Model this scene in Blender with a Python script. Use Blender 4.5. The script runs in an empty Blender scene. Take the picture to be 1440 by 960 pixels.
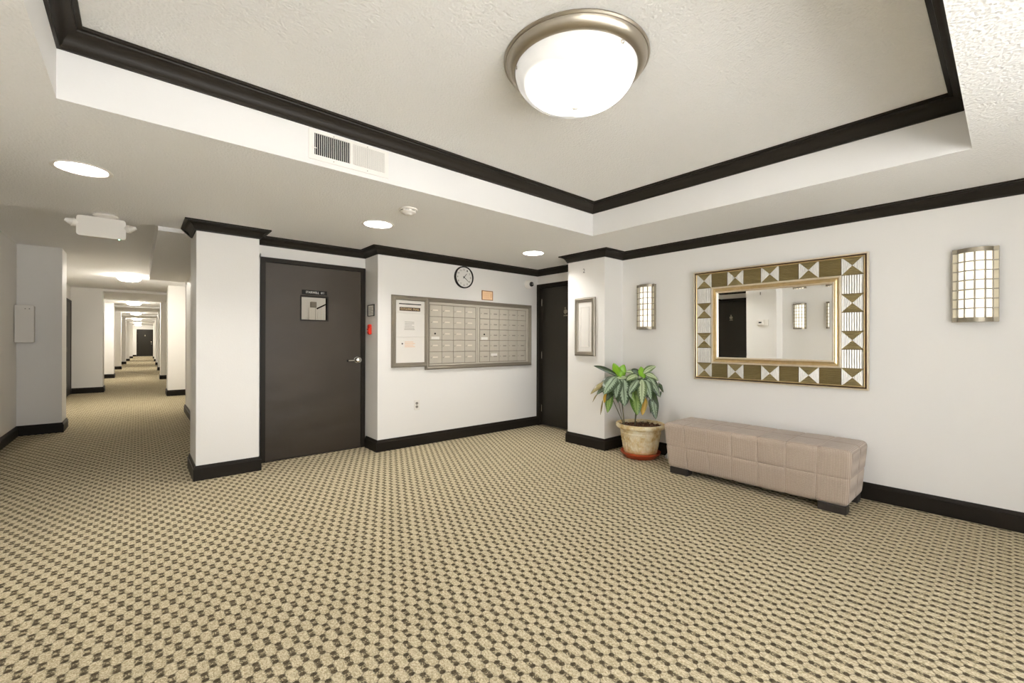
import bpy, math, random
from mathutils import Vector, Matrix

random.seed(7)
scene = bpy.context.scene
COL = scene.collection
PI = math.pi

# ------------------------------------------------------------------ camera, world, light, exposure
cam_data = bpy.data.cameras.new('camera')
cam = bpy.data.objects.new('camera', cam_data)
COL.objects.link(cam)
cam_data.sensor_width = 36.0
cam_data.lens = 607.17 * 36.0 / 1440.0
cam_data.shift_y = 0.64 / 1440.0
cam_data.clip_start = 0.02
cam_data.clip_end = 200
YAW, ROLL = 0.7137, 0.003
_f = Vector((math.sin(YAW), math.cos(YAW), 0))
_r = Vector((math.cos(YAW), -math.sin(YAW), 0))
_u = Vector((0, 0, 1))
_x = _r * math.cos(ROLL) + _u * math.sin(ROLL)
_y = -_r * math.sin(ROLL) + _u * math.cos(ROLL)
cam.matrix_world = Matrix(((_x.x, _y.x, -_f.x, 0.0), (_x.y, _y.y, -_f.y, 0.0), (_x.z, _y.z, -_f.z, 1.22), (0, 0, 0, 1)))
scene.camera = cam

vs = scene.view_settings
vs.view_transform = 'Standard'
vs.look = 'None'
vs.gamma = 1.0
vs.use_curve_mapping = False
vs.exposure = 0.7
scene.cycles.max_bounces = 10
scene.cycles.diffuse_bounces = 7
scene.cycles.glossy_bounces = 6
scene.cycles.sample_clamp_indirect = 6.0
scene.cycles.caustics_reflective = False
scene.cycles.caustics_refractive = False

SKY = 2.8            # daylight outside the glazed entrance behind the camera
DOME = 12.5           # tray ceiling lamp
CAN = 128.0            # recessed ceiling lamps
SCONCE = 0.72         # wall sconces
HALL = 80.0           # corridor lamps

world = bpy.data.worlds.new('world')
scene.world = world
world.use_nodes = True
wn = world.node_tree.nodes
wn['Background'].inputs[0].default_value = (0.96, 0.98, 1.02, 1)
wn['Background'].inputs[1].default_value = SKY

# the glazed entrance behind the camera: daylight sampled through its opening
ENT_Y, ENT_X0, ENT_X1, ENT_Z1 = -1.25, -0.7, 2.75, 2.15
pl = bpy.data.lights.new('daylight_portal', 'AREA')
pl.shape = 'RECTANGLE'
pl.size = ENT_X1 - ENT_X0
pl.size_y = ENT_Z1
pl.cycles.is_portal = True
po = bpy.data.objects.new('daylight_portal', pl)
COL.objects.link(po)
po.location = ((ENT_X0 + ENT_X1) / 2, ENT_Y - 0.02, ENT_Z1 / 2)
po.rotation_euler = (PI / 2, 0, 0)     # shines along +Y


# the sun comes over the roof and lights the paving outside, which throws light up into the lobby
sun = bpy.data.lights.new('sun', 'SUN')
sun.energy = 52.0
sun.angle = math.radians(0.6)
sun.color = (1.0, 0.98, 0.95)
so0 = bpy.data.objects.new('sun', sun)
COL.objects.link(so0)
so0.rotation_euler = (math.radians(-28), 0, 0)


# ------------------------------------------------------------------ materials
def srgb(r, g, b):
    def c(v):
        v /= 255.0
        return v / 12.92 if v <= 0.04045 else ((v + 0.055) / 1.055) ** 2.4
    return (c(r), c(g), c(b), 1.0)


def mat(name, col=(0.8, 0.8, 0.8, 1), rough=0.5, metal=0.0, emit=None, estr=0.0, spec=None):
    m = bpy.data.materials.new(name)
    m.use_nodes = True
    b = m.node_tree.nodes['Principled BSDF']
    b.inputs['Base Color'].default_value = col
    b.inputs['Roughness'].default_value = rough
    b.inputs['Metallic'].default_value = metal
    if spec is not None:
        b.inputs['Specular IOR Level'].default_value = spec
    if emit is not None:
        b.inputs['Emission Color'].default_value = emit
        b.inputs['Emission Strength'].default_value = estr
    return m


class N:
    """small node helper"""
    def __init__(self, m):
        self.t = m.node_tree
        self.b = self.t.nodes['Principled BSDF']
        self.co = None

    def node(self, typ, **kw):
        n = self.t.nodes.new(typ)
        for k, v in kw.items():
            setattr(n, k, v)
        return n

    def link(self, a, b):
        self.t.links.new(a, b)

    def coord(self, which='Object'):
        if self.co is None:
            self.co = self.node('ShaderNodeTexCoord')
        return self.co.outputs[which]

    def put(self, sock, v):
        if hasattr(v, 'links') or hasattr(v, 'is_linked'):
            self.link(v, sock)
        else:
            sock.default_value = v

    def math(self, op, a, b=0.0, c=None, clamp=False):
        n = self.node('ShaderNodeMath', operation=op, use_clamp=clamp)
        self.put(n.inputs[0], a)
        self.put(n.inputs[1], b)
        if c is not None:
            self.put(n.inputs[2], c)
        return n.outputs[0]

    def noise(self, scale, detail=2.0, rough=0.5, vec=None, which='Object'):
        n = self.node('ShaderNodeTexNoise')
        n.inputs['Scale'].default_value = scale
        n.inputs['Detail'].default_value = detail
        n.inputs['Roughness'].default_value = rough
        self.link(vec if vec is not None else self.coord(which), n.inputs['Vector'])
        return n.outputs[0]

    def mapping(self, scale, which='Object', rot=(0, 0, 0)):
        n = self.node('ShaderNodeMapping')
        n.inputs['Scale'].default_value = scale
        n.inputs['Rotation'].default_value = rot
        self.link(self.coord(which), n.inputs['Vector'])
        return n.outputs[0]

    def ramp(self, fac, stops):
        n = self.node('ShaderNodeValToRGB')
        e = n.color_ramp.elements
        while len(e) < len(stops):
            e.new(0.5)
        for i, (p, c) in enumerate(stops):
            e[i].position = p
            e[i].color = c
        self.link(fac, n.inputs[0])
        return n.outputs[0]

    def mix(self, fac, a, b):
        n = self.node('ShaderNodeMix', data_type='RGBA')
        self.put(n.inputs[0], fac)
        self.put(n.inputs[6], a)
        self.put(n.inputs[7], b)
        return n.outputs[2]

    def bump(self, h, strength=0.3, dist=0.01):
        n = self.node('ShaderNodeBump')
        n.inputs['Strength'].default_value = strength
        n.inputs['Distance'].default_value = dist
        self.link(h, n.inputs['Height'])
        self.link(n.outputs[0], self.b.inputs['Normal'])

    def color(self, c):
        self.link(c, self.b.inputs['Base Color'])


WALL_C = (0.85, 0.835, 0.81, 1)
M = {}


def make_materials():
    m = M['wall'] = mat('wall_paint', WALL_C, 0.55)
    n = N(m)
    h = n.noise(90, 3)
    n.bump(h, 0.12, 0.004)
    v = n.noise(1.3, 2)
    n.color(n.mix(n.math('MULTIPLY', v, 0.12), WALL_C, (0.80, 0.785, 0.755, 1)))

    m = M['ceiling'] = mat('textured_ceiling', (0.875, 0.872, 0.868, 1), 0.8)
    n = N(m)
    vo = n.node('ShaderNodeTexVoronoi', feature='SMOOTH_F1')
    vo.inputs['Scale'].default_value = 95
    n.link(n.coord(), vo.inputs['Vector'])
    h = n.math('ADD', n.math('MULTIPLY', n.noise(60, 4, 0.6), 1.2), vo.outputs['Distance'])
    n.bump(h, 0.55, 0.006)

    m = M['fascia'] = mat('smooth_ceiling_paint', (0.775, 0.765, 0.75, 1), 0.55)
    n = N(m)
    n.bump(n.noise(80, 2), 0.06, 0.003)

    m = M['trim'] = mat('dark_trim_paint', srgb(37, 33, 28), 0.44, spec=0.12)
    n = N(m)
    n.bump(n.noise(25, 2), 0.05, 0.003)

    m = M['door'] = mat('dark_metal_door', srgb(72, 65, 57), 0.42, spec=0.28)
    n = N(m)
    n.color(n.mix(n.noise(2.2, 3), srgb(52, 46, 39), srgb(64, 56, 46)))
    mp = n.mapping((1.0, 1.0, 2.2))
    n.bump(n.math('ADD', n.math('MULTIPLY', n.noise(2.4, 1.0, 0.4, mp), 1.0), n.math('MULTIPLY', n.noise(120, 2), 0.012)), 0.34, 0.035)

    m = M['door_dark'] = mat('black_brown_door', srgb(44, 41, 35), 0.45, spec=0.25)
    n = N(m)
    n.bump(n.noise(3, 2), 0.12, 0.01)

    # carpet
    m = M['carpet'] = mat('patterned_carpet', (0.4, 0.35, 0.25, 1), 0.95, spec=0.1)
    n = N(m)
    b = n.b
    b.inputs['Sheen Weight'].default_value = 0.08
    b.inputs['Sheen Roughness'].default_value = 0.5
    b.inputs['Sheen Tint'].default_value = (1.0, 0.9, 0.72, 1)
    sx = n.node('ShaderNodeSeparateXYZ')
    n.link(n.coord(), sx.inputs[0])
    HX, HY = 0.03035, 0.06525
    wob = n.math('MULTIPLY', n.math('SUBTRACT', n.noise(260, 1.5, 0.6), 0.5), 0.008)
    wob2 = n.math('MULTIPLY', n.math('SUBTRACT', n.noise(330, 1.5, 0.6, n.mapping((1.2, 0.9, 1.0))), 0.5), 0.008)
    px = n.math('PINGPONG', n.math('SUBTRACT', n.math('ADD', sx.outputs[0], wob), 0.975), HX)
    py = n.math('PINGPONG', n.math('SUBTRACT', n.math('ADD', sx.outputs[1], wob2), 1.652), HY)

    def ell(cx, cy, rx, ry):
        dx = n.math('DIVIDE', n.math('SUBTRACT', px, cx), rx)
        dy = n.math('DIVIDE', n.math('SUBTRACT', py, cy), ry)
        d = n.math('ADD', n.math('MULTIPLY', dx, dx), n.math('MULTIPLY', dy, dy))
        mr = n.node('ShaderNodeMapRange', interpolation_type='SMOOTHSTEP')
        mr.inputs['From Min'].default_value = 1.35
        mr.inputs['From Max'].default_value = 0.55
        n.link(d, mr.inputs['Value'])
        return mr.outputs[0]
    dots = n.math('MAXIMUM', ell(0.0, 0.0185, 0.0125, 0.0105), ell(HX, HY - 0.0185, 0.0125, 0.0105))
    mid = n.math('MAXIMUM', ell(0.0, 0.0, 0.0135, 0.0215), ell(HX, HY, 0.0135, 0.0215))
    # thin dark seam between neighbouring ovals, from dot to dot
    ax, ay = 0.0, 0.0185
    bx, by = HX, HY - 0.0185
    L = math.hypot(bx - ax, by - ay)
    nx, ny = (by - ay) / L, -(bx - ax) / L
    sd = n.math('ABSOLUTE', n.math('ADD', n.math('MULTIPLY', px, nx), n.math('MULTIPLY', n.math('SUBTRACT', py, ay), ny)))
    seam = n.node('ShaderNodeMapRange', interpolation_type='SMOOTHSTEP')
    seam.inputs['From Min'].default_value = 0.0032
    seam.inputs['From Max'].default_value = 0.0008
    n.link(sd, seam.inputs['Value'])
    seam = seam.outputs[0]
    # woven loops: rows of short stitches
    vo = n.node('ShaderNodeTexVoronoi')
    vo.inputs['Scale'].default_value = 240
    n.link(n.mapping((1.0, 0.62, 1.0)), vo.inputs['Vector'])
    loops = vo.outputs['Distance']
    sep = n.node('ShaderNodeSeparateColor')
    n.link(vo.outputs['Color'], sep.inputs[0])
    rnd = sep.outputs[0]
    mottle = n.math('MULTIPLY', mid, n.math('GREATER_THAN', rnd, 0.42))
    dark = n.math('MAXIMUM', n.math('MULTIPLY', dots, 0.97), n.math('MULTIPLY', mottle, 0.88))
    dark = n.math('MAXIMUM', dark, n.math('MULTIPLY', seam, 0.62))
    light_c = n.mix(rnd, srgb(166, 152, 120), srgb(222, 210, 180))
    dark_c = n.mix(rnd, srgb(48, 40, 26), srgb(86, 74, 52))
    big = n.noise(1.1, 2)
    light_c = n.mix(n.math('MULTIPLY', big, 0.16), light_c, srgb(148, 133, 103))
    n.color(n.mix(dark, light_c, dark_c))
    hgt = n.math('SUBTRACT', n.math('MULTIPLY', n.math('SUBTRACT', 0.6, loops), 0.5), n.math('MULTIPLY', dark, 1.1))
    n.bump(hgt, 0.8, 0.006)

    # bench fabric
    m = M['fabric'] = mat('taupe_chenille', srgb(178, 158, 138), 0.9, spec=0.15)
    n = N(m)
    n.b.inputs['Sheen Weight'].default_value = 0.35
    n.b.inputs['Sheen Roughness'].default_value = 0.4
    wv = n.node('ShaderNodeTexWave', wave_type='BANDS', bands_direction='Y')
    wv.inputs['Scale'].default_value = 34
    wv.inputs['Distortion'].default_value = 2.5
    wv.inputs['Detail Scale'].default_value = 9
    n.link(n.coord(), wv.inputs['Vector'])
    wz = n.node('ShaderNodeTexWave', wave_type='BANDS', bands_direction='Z')
    wz.inputs['Scale'].default_value = 28
    wz.inputs['Distortion'].default_value = 3.0
    n.link(n.coord(), wz.inputs['Vector'])
    wt = n.math('MULTIPLY', wv.outputs['Fac'], n.math('ADD', n.math('MULTIPLY', wz.outputs['Fac'], 0.6), 0.4))
    c1 = n.mix(wt, srgb(160, 144, 130), srgb(210, 196, 181))
    n.color(n.mix(n.math('MULTIPLY', n.noise(7, 4, 0.65), 0.4), c1, srgb(166, 146, 130)))
    n.bump(wt, 0.5, 0.004)

    M['black_leg'] = mat('dark_wood_leg', srgb(46, 41, 38), 0.4)
    M['nickel'] = mat('brushed_nickel', srgb(172, 164, 150), 0.34, 1.0)
    M['chrome'] = mat('polished_chrome', (0.72, 0.71, 0.67, 1), 0.12, 1.0)
    M['white_plastic'] = mat('white_plastic', (0.80, 0.77, 0.72, 1), 0.4)
    M['white_metal'] = mat('white_enamel_metal', (0.82, 0.79, 0.745, 1), 0.4)
    M['cream_panel'] = mat('cream_painted_steel', (0.80, 0.77, 0.725, 1), 0.42)
    M['dark_gap'] = mat('dark_void', (0.012, 0.011, 0.01, 1), 0.8)
    M['black'] = mat('black_plastic', (0.010, 0.009, 0.008, 1), 0.4, spec=0.15)
    M['black_gloss'] = mat('black_glossy_dome', (0.008, 0.007, 0.007, 1), 0.06)
    M['white_print'] = mat('white_lettering', (0.82, 0.80, 0.75, 1), 0.5)
    M['gold_print'] = mat('gold_lettering', srgb(214, 190, 140), 0.45)
    M['brown_plate'] = mat('dark_brown_plate', srgb(62, 38, 24), 0.4)
    M['dark_print'] = mat('dark_print', srgb(70, 66, 60), 0.6)
    M['grey_print'] = mat('grey_print', srgb(140, 134, 124), 0.6)
    M['orange_print'] = mat('pale_orange_print', srgb(226, 186, 148), 0.6)
    M['paper'] = mat('paper', (0.78, 0.76, 0.715, 1), 0.7)
    M['peach'] = mat('peach_paper', srgb(240, 206, 166), 0.6)
    M['copper'] = mat('copper_frame', srgb(160, 112, 76), 0.4, 0.3)
    M['red'] = mat('red_plastic', srgb(206, 38, 14), 0.35)
    M['terracotta'] = mat('terracotta_plastic', srgb(178, 76, 40), 0.45)
    M['green_led'] = mat('green_led', (0.1, 0.5, 0.2, 1), 0.4, emit=(0.3, 1.0, 0.5, 1), estr=6.0)
    M['clock_face'] = mat('clock_face', (0.78, 0.765, 0.73, 1), 0.35)

    m = M['greyframe'] = mat('grey_satin_moulding', srgb(128, 120, 107), 0.36, 0.35)
    n = N(m)
    n.bump(n.noise(40, 2), 0.04, 0.002)
    m = M['mailsteel'] = mat('champagne_aluminium', srgb(190, 183, 170), 0.42, 0.25)
    n = N(m)
    n.color(n.mix(n.noise(5, 2), srgb(180, 173, 160), srgb(198, 191, 178)))
    M['label'] = mat('label_strip', srgb(226, 218, 204), 0.5)

    # glass and lamp diffusers
    m = M['dome_glass'] = mat('alabaster_glass', (0.55, 0.53, 0.49, 1), 0.25)
    n = N(m)
    vm = n.node('ShaderNodeSeparateXYZ')
    n.link(n.coord(), vm.inputs[0])

    def spot(cx, cy, rad):
        dx = n.math('SUBTRACT', vm.outputs[0], cx)
        dy = n.math('SUBTRACT', vm.outputs[1], cy)
        d = n.math('SQRT', n.math('ADD', n.math('MULTIPLY', dx, dx), n.math('MULTIPLY', dy, dy)))
        mr = n.node('ShaderNodeMapRange', interpolation_type='SMOOTHSTEP')
        mr.inputs['From Min'].default_value = rad
        mr.inputs['From Max'].default_value = 0.0
        n.link(d, mr.inputs['Value'])
        return mr.outputs[0]
    s = n.math('ADD', spot(-0.085, 0.01, 0.185), spot(0.06, -0.085, 0.185))
    cl = n.noise(9, 3)
    e = n.math('MULTIPLY', n.math('ADD', n.math('MULTIPLY', s, 2.9), n.math('ADD', 0.010, n.math('MULTIPLY', cl, 0.016))), DOME)
    n.b.inputs['Emission Color'].default_value = (1.0, 0.985, 0.955, 1)
    n.link(e, n.b.inputs['Emission Strength'])

    M['can_lens'] = mat('recessed_lamp_glow', (0.9, 0.85, 0.75, 1), 0.4, emit=(1.0, 0.975, 0.93, 1), estr=CAN)
    M['hall_lens'] = mat('corridor_lamp_glass', (0.9, 0.87, 0.8, 1), 0.4, emit=(1.0, 0.94, 0.83, 1), estr=HALL)
    m = M['sconce_glass'] = mat('sconce_diffuser', (0.75, 0.70, 0.6, 1), 0.4)
    n = N(m)
    vs_ = n.node('ShaderNodeSeparateXYZ')
    n.link(n.coord(), vs_.inputs[0])
    z = vs_.outputs[2]

    def zspot(c, rad):
        mr = n.node('ShaderNodeMapRange', interpolation_type='SMOOTHSTEP')
        mr.inputs['From Min'].default_value = rad
        mr.inputs['From Max'].default_value = 0.0
        n.link(n.math('ABSOLUTE', n.math('SUBTRACT', z, c)), mr.inputs['Value'])
        return mr.outputs[0]
    glow = n.math('ADD', zspot(-0.12, 0.16), zspot(0.10, 0.13))
    grain = n.noise(120, 3)
    e = n.math('MULTIPLY', n.math('ADD', n.math('MULTIPLY', glow, 0.55), n.math('ADD', 0.55, n.math('MULTIPLY', grain, 0.15))), SCONCE)
    n.b.inputs['Emission Color'].default_value = (1.0, 0.93, 0.80, 1)
    n.link(e, n.b.inputs['Emission Strength'])
    M['sconce_wing'] = mat('sconce_side_glass', srgb(196, 186, 158), 0.4, emit=(1.0, 0.9, 0.7, 1), estr=0.10)
    M['sconce_metal'] = mat('sconce_pewter', srgb(150, 142, 126), 0.4, 0.75)

    m = M['pane'] = mat('clear_pane', (0.95, 0.95, 0.93, 1), 0.03)
    m.node_tree.nodes['Principled BSDF'].inputs['Transmission Weight'].default_value = 1.0
    m.node_tree.nodes['Principled BSDF'].inputs['IOR'].default_value = 1.02
    M['mirror'] = mat('mirror_silver', (0.93, 0.93, 0.91, 1), 0.0, 1.0)

    # mirror frame
    def brushed(name, c1, c2, rough, sc, metal=0.75):
        m = mat(name, c1, rough, metal)
        n = N(m)
        n.color(n.mix(n.noise(30, 3, 0.6, n.mapping(sc)), c1, c2))
        return m
    M['gold'] = brushed('antique_gold', srgb(222, 202, 158), srgb(192, 166, 118), 0.30, (1, 1, 1), 0.8)
    M['champagne'] = brushed('champagne_silver', srgb(242, 234, 218), srgb(226, 212, 186), 0.28, (1, 1, 1), 0.7)
    M['tile_gold'] = brushed('tile_bronze', srgb(160, 146, 104), srgb(118, 104, 70), 0.42, (1, 1, 14), 0.55)
    M['tile_silver'] = brushed('tile_silver', srgb(222, 219, 212), srgb(160, 157, 150), 0.36, (14, 1, 1), 0.4)
    M['groove'] = mat('frame_dark_groove', srgb(70, 46, 26), 0.35, 0.4)

    # pot
    m = M['pot'] = mat('weathered_stone_pot', srgb(206, 184, 138), 0.75)
    n = N(m)
    f1 = n.noise(10, 5, 0.7)
    c = n.ramp(f1, [(0.30, srgb(190, 148, 84)), (0.46, srgb(216, 196, 150)), (0.62, srgb(234, 224, 198)), (0.85, srgb(206, 202, 184))])
    sp = n.node('ShaderNodeSeparateXYZ')
    n.link(n.coord(), sp.inputs[0])
    low = n.node('ShaderNodeMapRange')
    low.inputs['From Min'].default_value = 0.10
    low.inputs['From Max'].default_value = 0.04
    n.link(sp.outputs[2], low.inputs['Value'])
    n.color(n.mix(n.math('MULTIPLY', low.outputs[0], 0.7), c, srgb(190, 128, 50)))
    n.bump(n.noise(26, 4, 0.6), 0.5, 0.012)
    m = M['soil'] = mat('bark_soil', srgb(84, 56, 34), 0.95)
    n = N(m)
    n.color(n.ramp(n.noise(40, 4, 0.7), [(0.35, srgb(44, 28, 18)), (0.55, srgb(100, 66, 40)), (0.75, srgb(150, 112, 74))]))
    n.bump(n.noise(45, 4), 1.0, 0.02)
    M['stem'] = mat('plant_stem', srgb(92, 88, 64), 0.6)

    # leaves : u across (0..1), v along
    def leaf_mat(name, edge, mid, streak, amt):
        m = mat(name, edge, 0.32)
        n = N(m)
        su = n.node('ShaderNodeSeparateXYZ')
        n.link(n.coord('UV'), su.inputs[0])
        u = n.math('ABSOLUTE', n.math('SUBTRACT', n.math('MULTIPLY', su.outputs[0], 2.0), 1.0))
        v = su.outputs[1]
        # feathered silver band either side of a dark midrib
        vein = n.math('ADD', v, n.math('MULTIPLY', u, -0.22))
        wv = n.node('ShaderNodeTexWave', wave_type='BANDS', bands_direction='X')
        wv.inputs['Scale'].default_value = 3.4
        wv.inputs['Distortion'].default_value = 1.2
        cb = n.node('ShaderNodeCombineXYZ')
        n.link(vein, cb.inputs[0])
        n.link(cb.outputs[0], wv.inputs['Vector'])
        lim = n.math('ADD', 0.42, n.math('MULTIPLY', wv.outputs['Fac'], 0.22))
        band = n.math('SUBTRACT', lim, u)
        mr = n.node('ShaderNodeMapRange', interpolation_type='SMOOTHSTEP')
        mr.inputs['From Min'].default_value = -0.06
        mr.inputs['From Max'].default_value = 0.10
        n.link(band, mr.inputs['Value'])
        rib = n.node('ShaderNodeMapRange')
        rib.inputs['From Min'].default_value = 0.03
        rib.inputs['From Max'].default_value = 0.10
        n.link(u, rib.inputs['Value'])
        fac = n.math('MULTIPLY', n.math('MULTIPLY', mr.outputs[0], rib.outputs[0]), amt)
        c = n.mix(fac, edge, mid)
        n.color(n.mix(n.math('MULTIPLY', n.noise(3.0, 2, which='UV'), 0.35), c, streak))
        n.bump(wv.outputs['Fac'], 0.15, 0.004)
        n.b.inputs['Subsurface Weight'].default_value = 0.0
        return m
    M['leaf_s'] = leaf_mat('silver_green_leaf', srgb(46, 64, 36), srgb(160, 178, 152), srgb(92, 114, 84), 0.9)
    M['leaf_p'] = leaf_mat('pale_green_leaf', srgb(78, 98, 54), srgb(190, 202, 164), srgb(140, 158, 112), 0.92)
    M['leaf_d'] = leaf_mat('dark_green_leaf', srgb(34, 50, 24), srgb(78, 98, 58), srgb(50, 68, 34), 0.6)
    M['leaf_g'] = leaf_mat('green_leaf', srgb(76, 112, 40), srgb(150, 174, 98), srgb(110, 140, 60), 0.8)
    M['leaf_y'] = leaf_mat('young_leaf', srgb(116, 166, 36), srgb(140, 186, 50), srgb(96, 146, 30), 0.5)
    M['leaf_o'] = leaf_mat('yellowing_leaf', srgb(150, 134, 44), srgb(202, 160, 60), srgb(176, 120, 40), 0.9)
    M['leaf_b'] = leaf_mat('browning_leaf', srgb(122, 112, 66), srgb(156, 140, 88), srgb(100, 84, 52), 0.6)
    M['pavement'] = mat('entrance_paving', (0.60, 0.60, 0.59, 1), 0.9)


make_materials()


# ------------------------------------------------------------------ mesh helpers
class MB:
    def __init__(self):
        self.v = []
        self.f = []
        self.mi = []
        self.uv = None

    def add(self, verts, faces, mi=0):
        o = len(self.v)
        self.v += [tuple(p) for p in verts]
        for q in faces:
            self.f.append(tuple(i + o for i in q))
            self.mi.append(mi)
        return self

    def box(self, x0, x1, y0, y1, z0, z1, mi=0, side=None):
        vs_ = [(x0, y0, z0), (x1, y0, z0), (x1, y1, z0), (x0, y1, z0), (x0, y0, z1), (x1, y0, z1), (x1, y1, z1), (x0, y1, z1)]
        fs = [(0, 3, 2, 1), (4, 5, 6, 7), (0, 1, 5, 4), (1, 2, 6, 5), (2, 3, 7, 6), (3, 0, 4, 7)]
        o = len(self.v)
        self.v += vs_
        for k, q in enumerate(fs):
            self.f.append(tuple(i + o for i in q))
            self.mi.append(mi if (side is None or k < 2) else side)
        return self

    def bevbox(self, x0, x1, y0, y1, z0, z1, b, mi=0):
        """box with chamfered edges"""
        cx, cy, cz = (x0 + x1) / 2, (y0 + y1) / 2, (z0 + z1) / 2
        hx, hy, hz = (x1 - x0) / 2, (y1 - y0) / 2, (z1 - z0) / 2
        b = min(b, hx * .9, hy * .9, hz * .9)
        vs_, idx = [], {}
        for sx in (-1, 1):
            for sy in (-1, 1):
                for sz in (-1, 1):
                    for ax in range(3):
                        p = [sx * (hx - b), sy * (hy - b), sz * (hz - b)]
                        p[ax] += (sx, sy, sz)[ax] * b
                        idx[(sx, sy, sz, ax)] = len(vs_)
                        vs_.append((cx + p[0], cy + p[1], cz + p[2]))
        fs = []
        S = [(-1, -1), (1, -1), (1, 1), (-1, 1)]
        for ax in range(3):
            for s in (-1, 1):
                q = []
                for a_, b_ in S:
                    k = [0, 0, 0]
                    k[ax] = s
                    k[(ax + 1) % 3] = a_
                    k[(ax + 2) % 3] = b_
                    q.append(idx[(k[0], k[1], k[2], ax)])
                fs.append(tuple(q if s > 0 else q[::-1]))
        for ax in range(3):
            a1, a2 = (ax + 1) % 3, (ax + 2) % 3
            for s1 in (-1, 1):
                for s2 in (-1, 1):
                    def g(s0, a_):
                        k = [0, 0, 0]
                        k[ax], k[a1], k[a2] = s0, s1, s2
                        return idx[(k[0], k[1], k[2], a_)]
                    q = [g(-1, a1), g(1, a1), g(1, a2), g(-1, a2)]
                    fs.append(tuple(q if s1 * s2 > 0 else q[::-1]))
        for sx in (-1, 1):
            for sy in (-1, 1):
                for sz in (-1, 1):
                    q = [idx[(sx, sy, sz, 0)], idx[(sx, sy, sz, 1)], idx[(sx, sy, sz, 2)]]
                    fs.append(tuple(q if sx * sy * sz > 0 else q[::-1]))
        return self.add(vs_, fs, mi)

    def lathe(self, prof, seg=32, c=(0, 0, 0), axis='Z', mi=0, caps=True, sign=1):
        """profile of (r, h) turned about an axis"""
        vs_, fs = [], []
        for r, h in prof:
            for i in range(seg):
                t = 2 * PI * i / seg
                x, y = r * math.cos(t), r * math.sin(t)
                if axis == 'Z':
                    vs_.append((c[0] + x, c[1] + y, c[2] + h))
                else:                      # axis along -Y (towards the viewer)
                    vs_.append((c[0] + x, c[1] - h, c[2] + y))
        n_ = len(prof)
        for k in range(n_ - 1):
            for i in range(seg):
                j = (i + 1) % seg
                fs.append((k * seg + i, k * seg + j, (k + 1) * seg + j, (k + 1) * seg + i))
        if caps:
            if prof[0][0] > 1e-6:
                fs.append(tuple(range(seg))[::-1])
            if prof[-1][0] > 1e-6:
                fs.append(tuple((n_ - 1) * seg + i for i in range(seg)))
        return self.add(vs_, fs, mi)

    def tube(self, p, q, r0, r1=None, seg=10, mi=0):
        r1 = r0 if r1 is None else r1
        p, q = Vector(p), Vector(q)
        d = (q - p).normalized()
        a = d.orthogonal().normalized()
        b = d.cross(a)
        vs_ = []
        for c, r in ((p, r0), (q, r1)):
            for i in range(seg):
                t = 2 * PI * i / seg
                vs_.append(tuple(c + a * (r * math.cos(t)) + b * (r * math.sin(t))))
        fs = [(i, (i + 1) % seg, seg + (i + 1) % seg, seg + i) for i in range(seg)]
        fs += [tuple(range(seg))[::-1], tuple(range(seg, 2 * seg))]
        return self.add(vs_, fs, mi)


def link(name, me, parent=None, loc=None):
    o = bpy.data.objects.new(name, me)
    COL.objects.link(o)
    if parent is not None:
        o.parent = parent
    if loc is not None:
        o.location = loc
    return o


def mesh(name, mb, mats, smooth=False):
    me = bpy.data.meshes.new(name)
    me.from_pydata(mb.v, [], mb.f)
    for m in (mats if isinstance(mats, (list, tuple)) else [mats]):
        me.materials.append(M[m] if isinstance(m, str) else m)
    me.polygons.foreach_set('material_index', mb.mi)
    if smooth:
        me.polygons.foreach_set('use_smooth', [True] * len(me.polygons))
        try:
            me.set_sharp_from_angle(angle=math.radians(smooth if smooth is not True else 40))
        except Exception:
            pass
    if mb.uv is not None:
        ul = me.uv_layers.new(name='UVMap')
        for l in me.loops:
            ul.data[l.index].uv = mb.uv[l.vertex_index]
    me.update()
    return me


def obj(name, mb, mats, parent=None, smooth=False, loc=None):
    return link(name, mesh(name, mb, mats, smooth), parent, loc)


def struct(name, mb, mats, smooth=False):
    o = obj(name, mb, mats, None, smooth)
    o['kind'] = 'structure'
    return o


def thing(name, label, cat, loc=(0, 0, 0), rotz=0.0, group=None):
    o = bpy.data.objects.new(name, None)
    o.empty_display_size = 0.05
    COL.objects.link(o)
    o.location = loc
    o.rotation_euler = (0, 0, rotz)
    o['label'] = label
    o['category'] = cat
    if group:
        o['group'] = group
    return o


def tag(o, label, cat, group=None):
    o['label'] = label
    o['category'] = cat
    if group:
        o['group'] = group
    return o


def dup(root, loc, rotz, label=None):
    r = root.copy()
    COL.objects.link(r)
    r.location = loc
    r.rotation_euler = (0, 0, rotz)
    if label:
        r['label'] = label
    for ch in list(root.children):
        c = ch.copy()
        COL.objects.link(c)
        c.parent = r
        for g in ch.children:
            d = g.copy()
            COL.objects.link(d)
            d.parent = c
    return r


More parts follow.
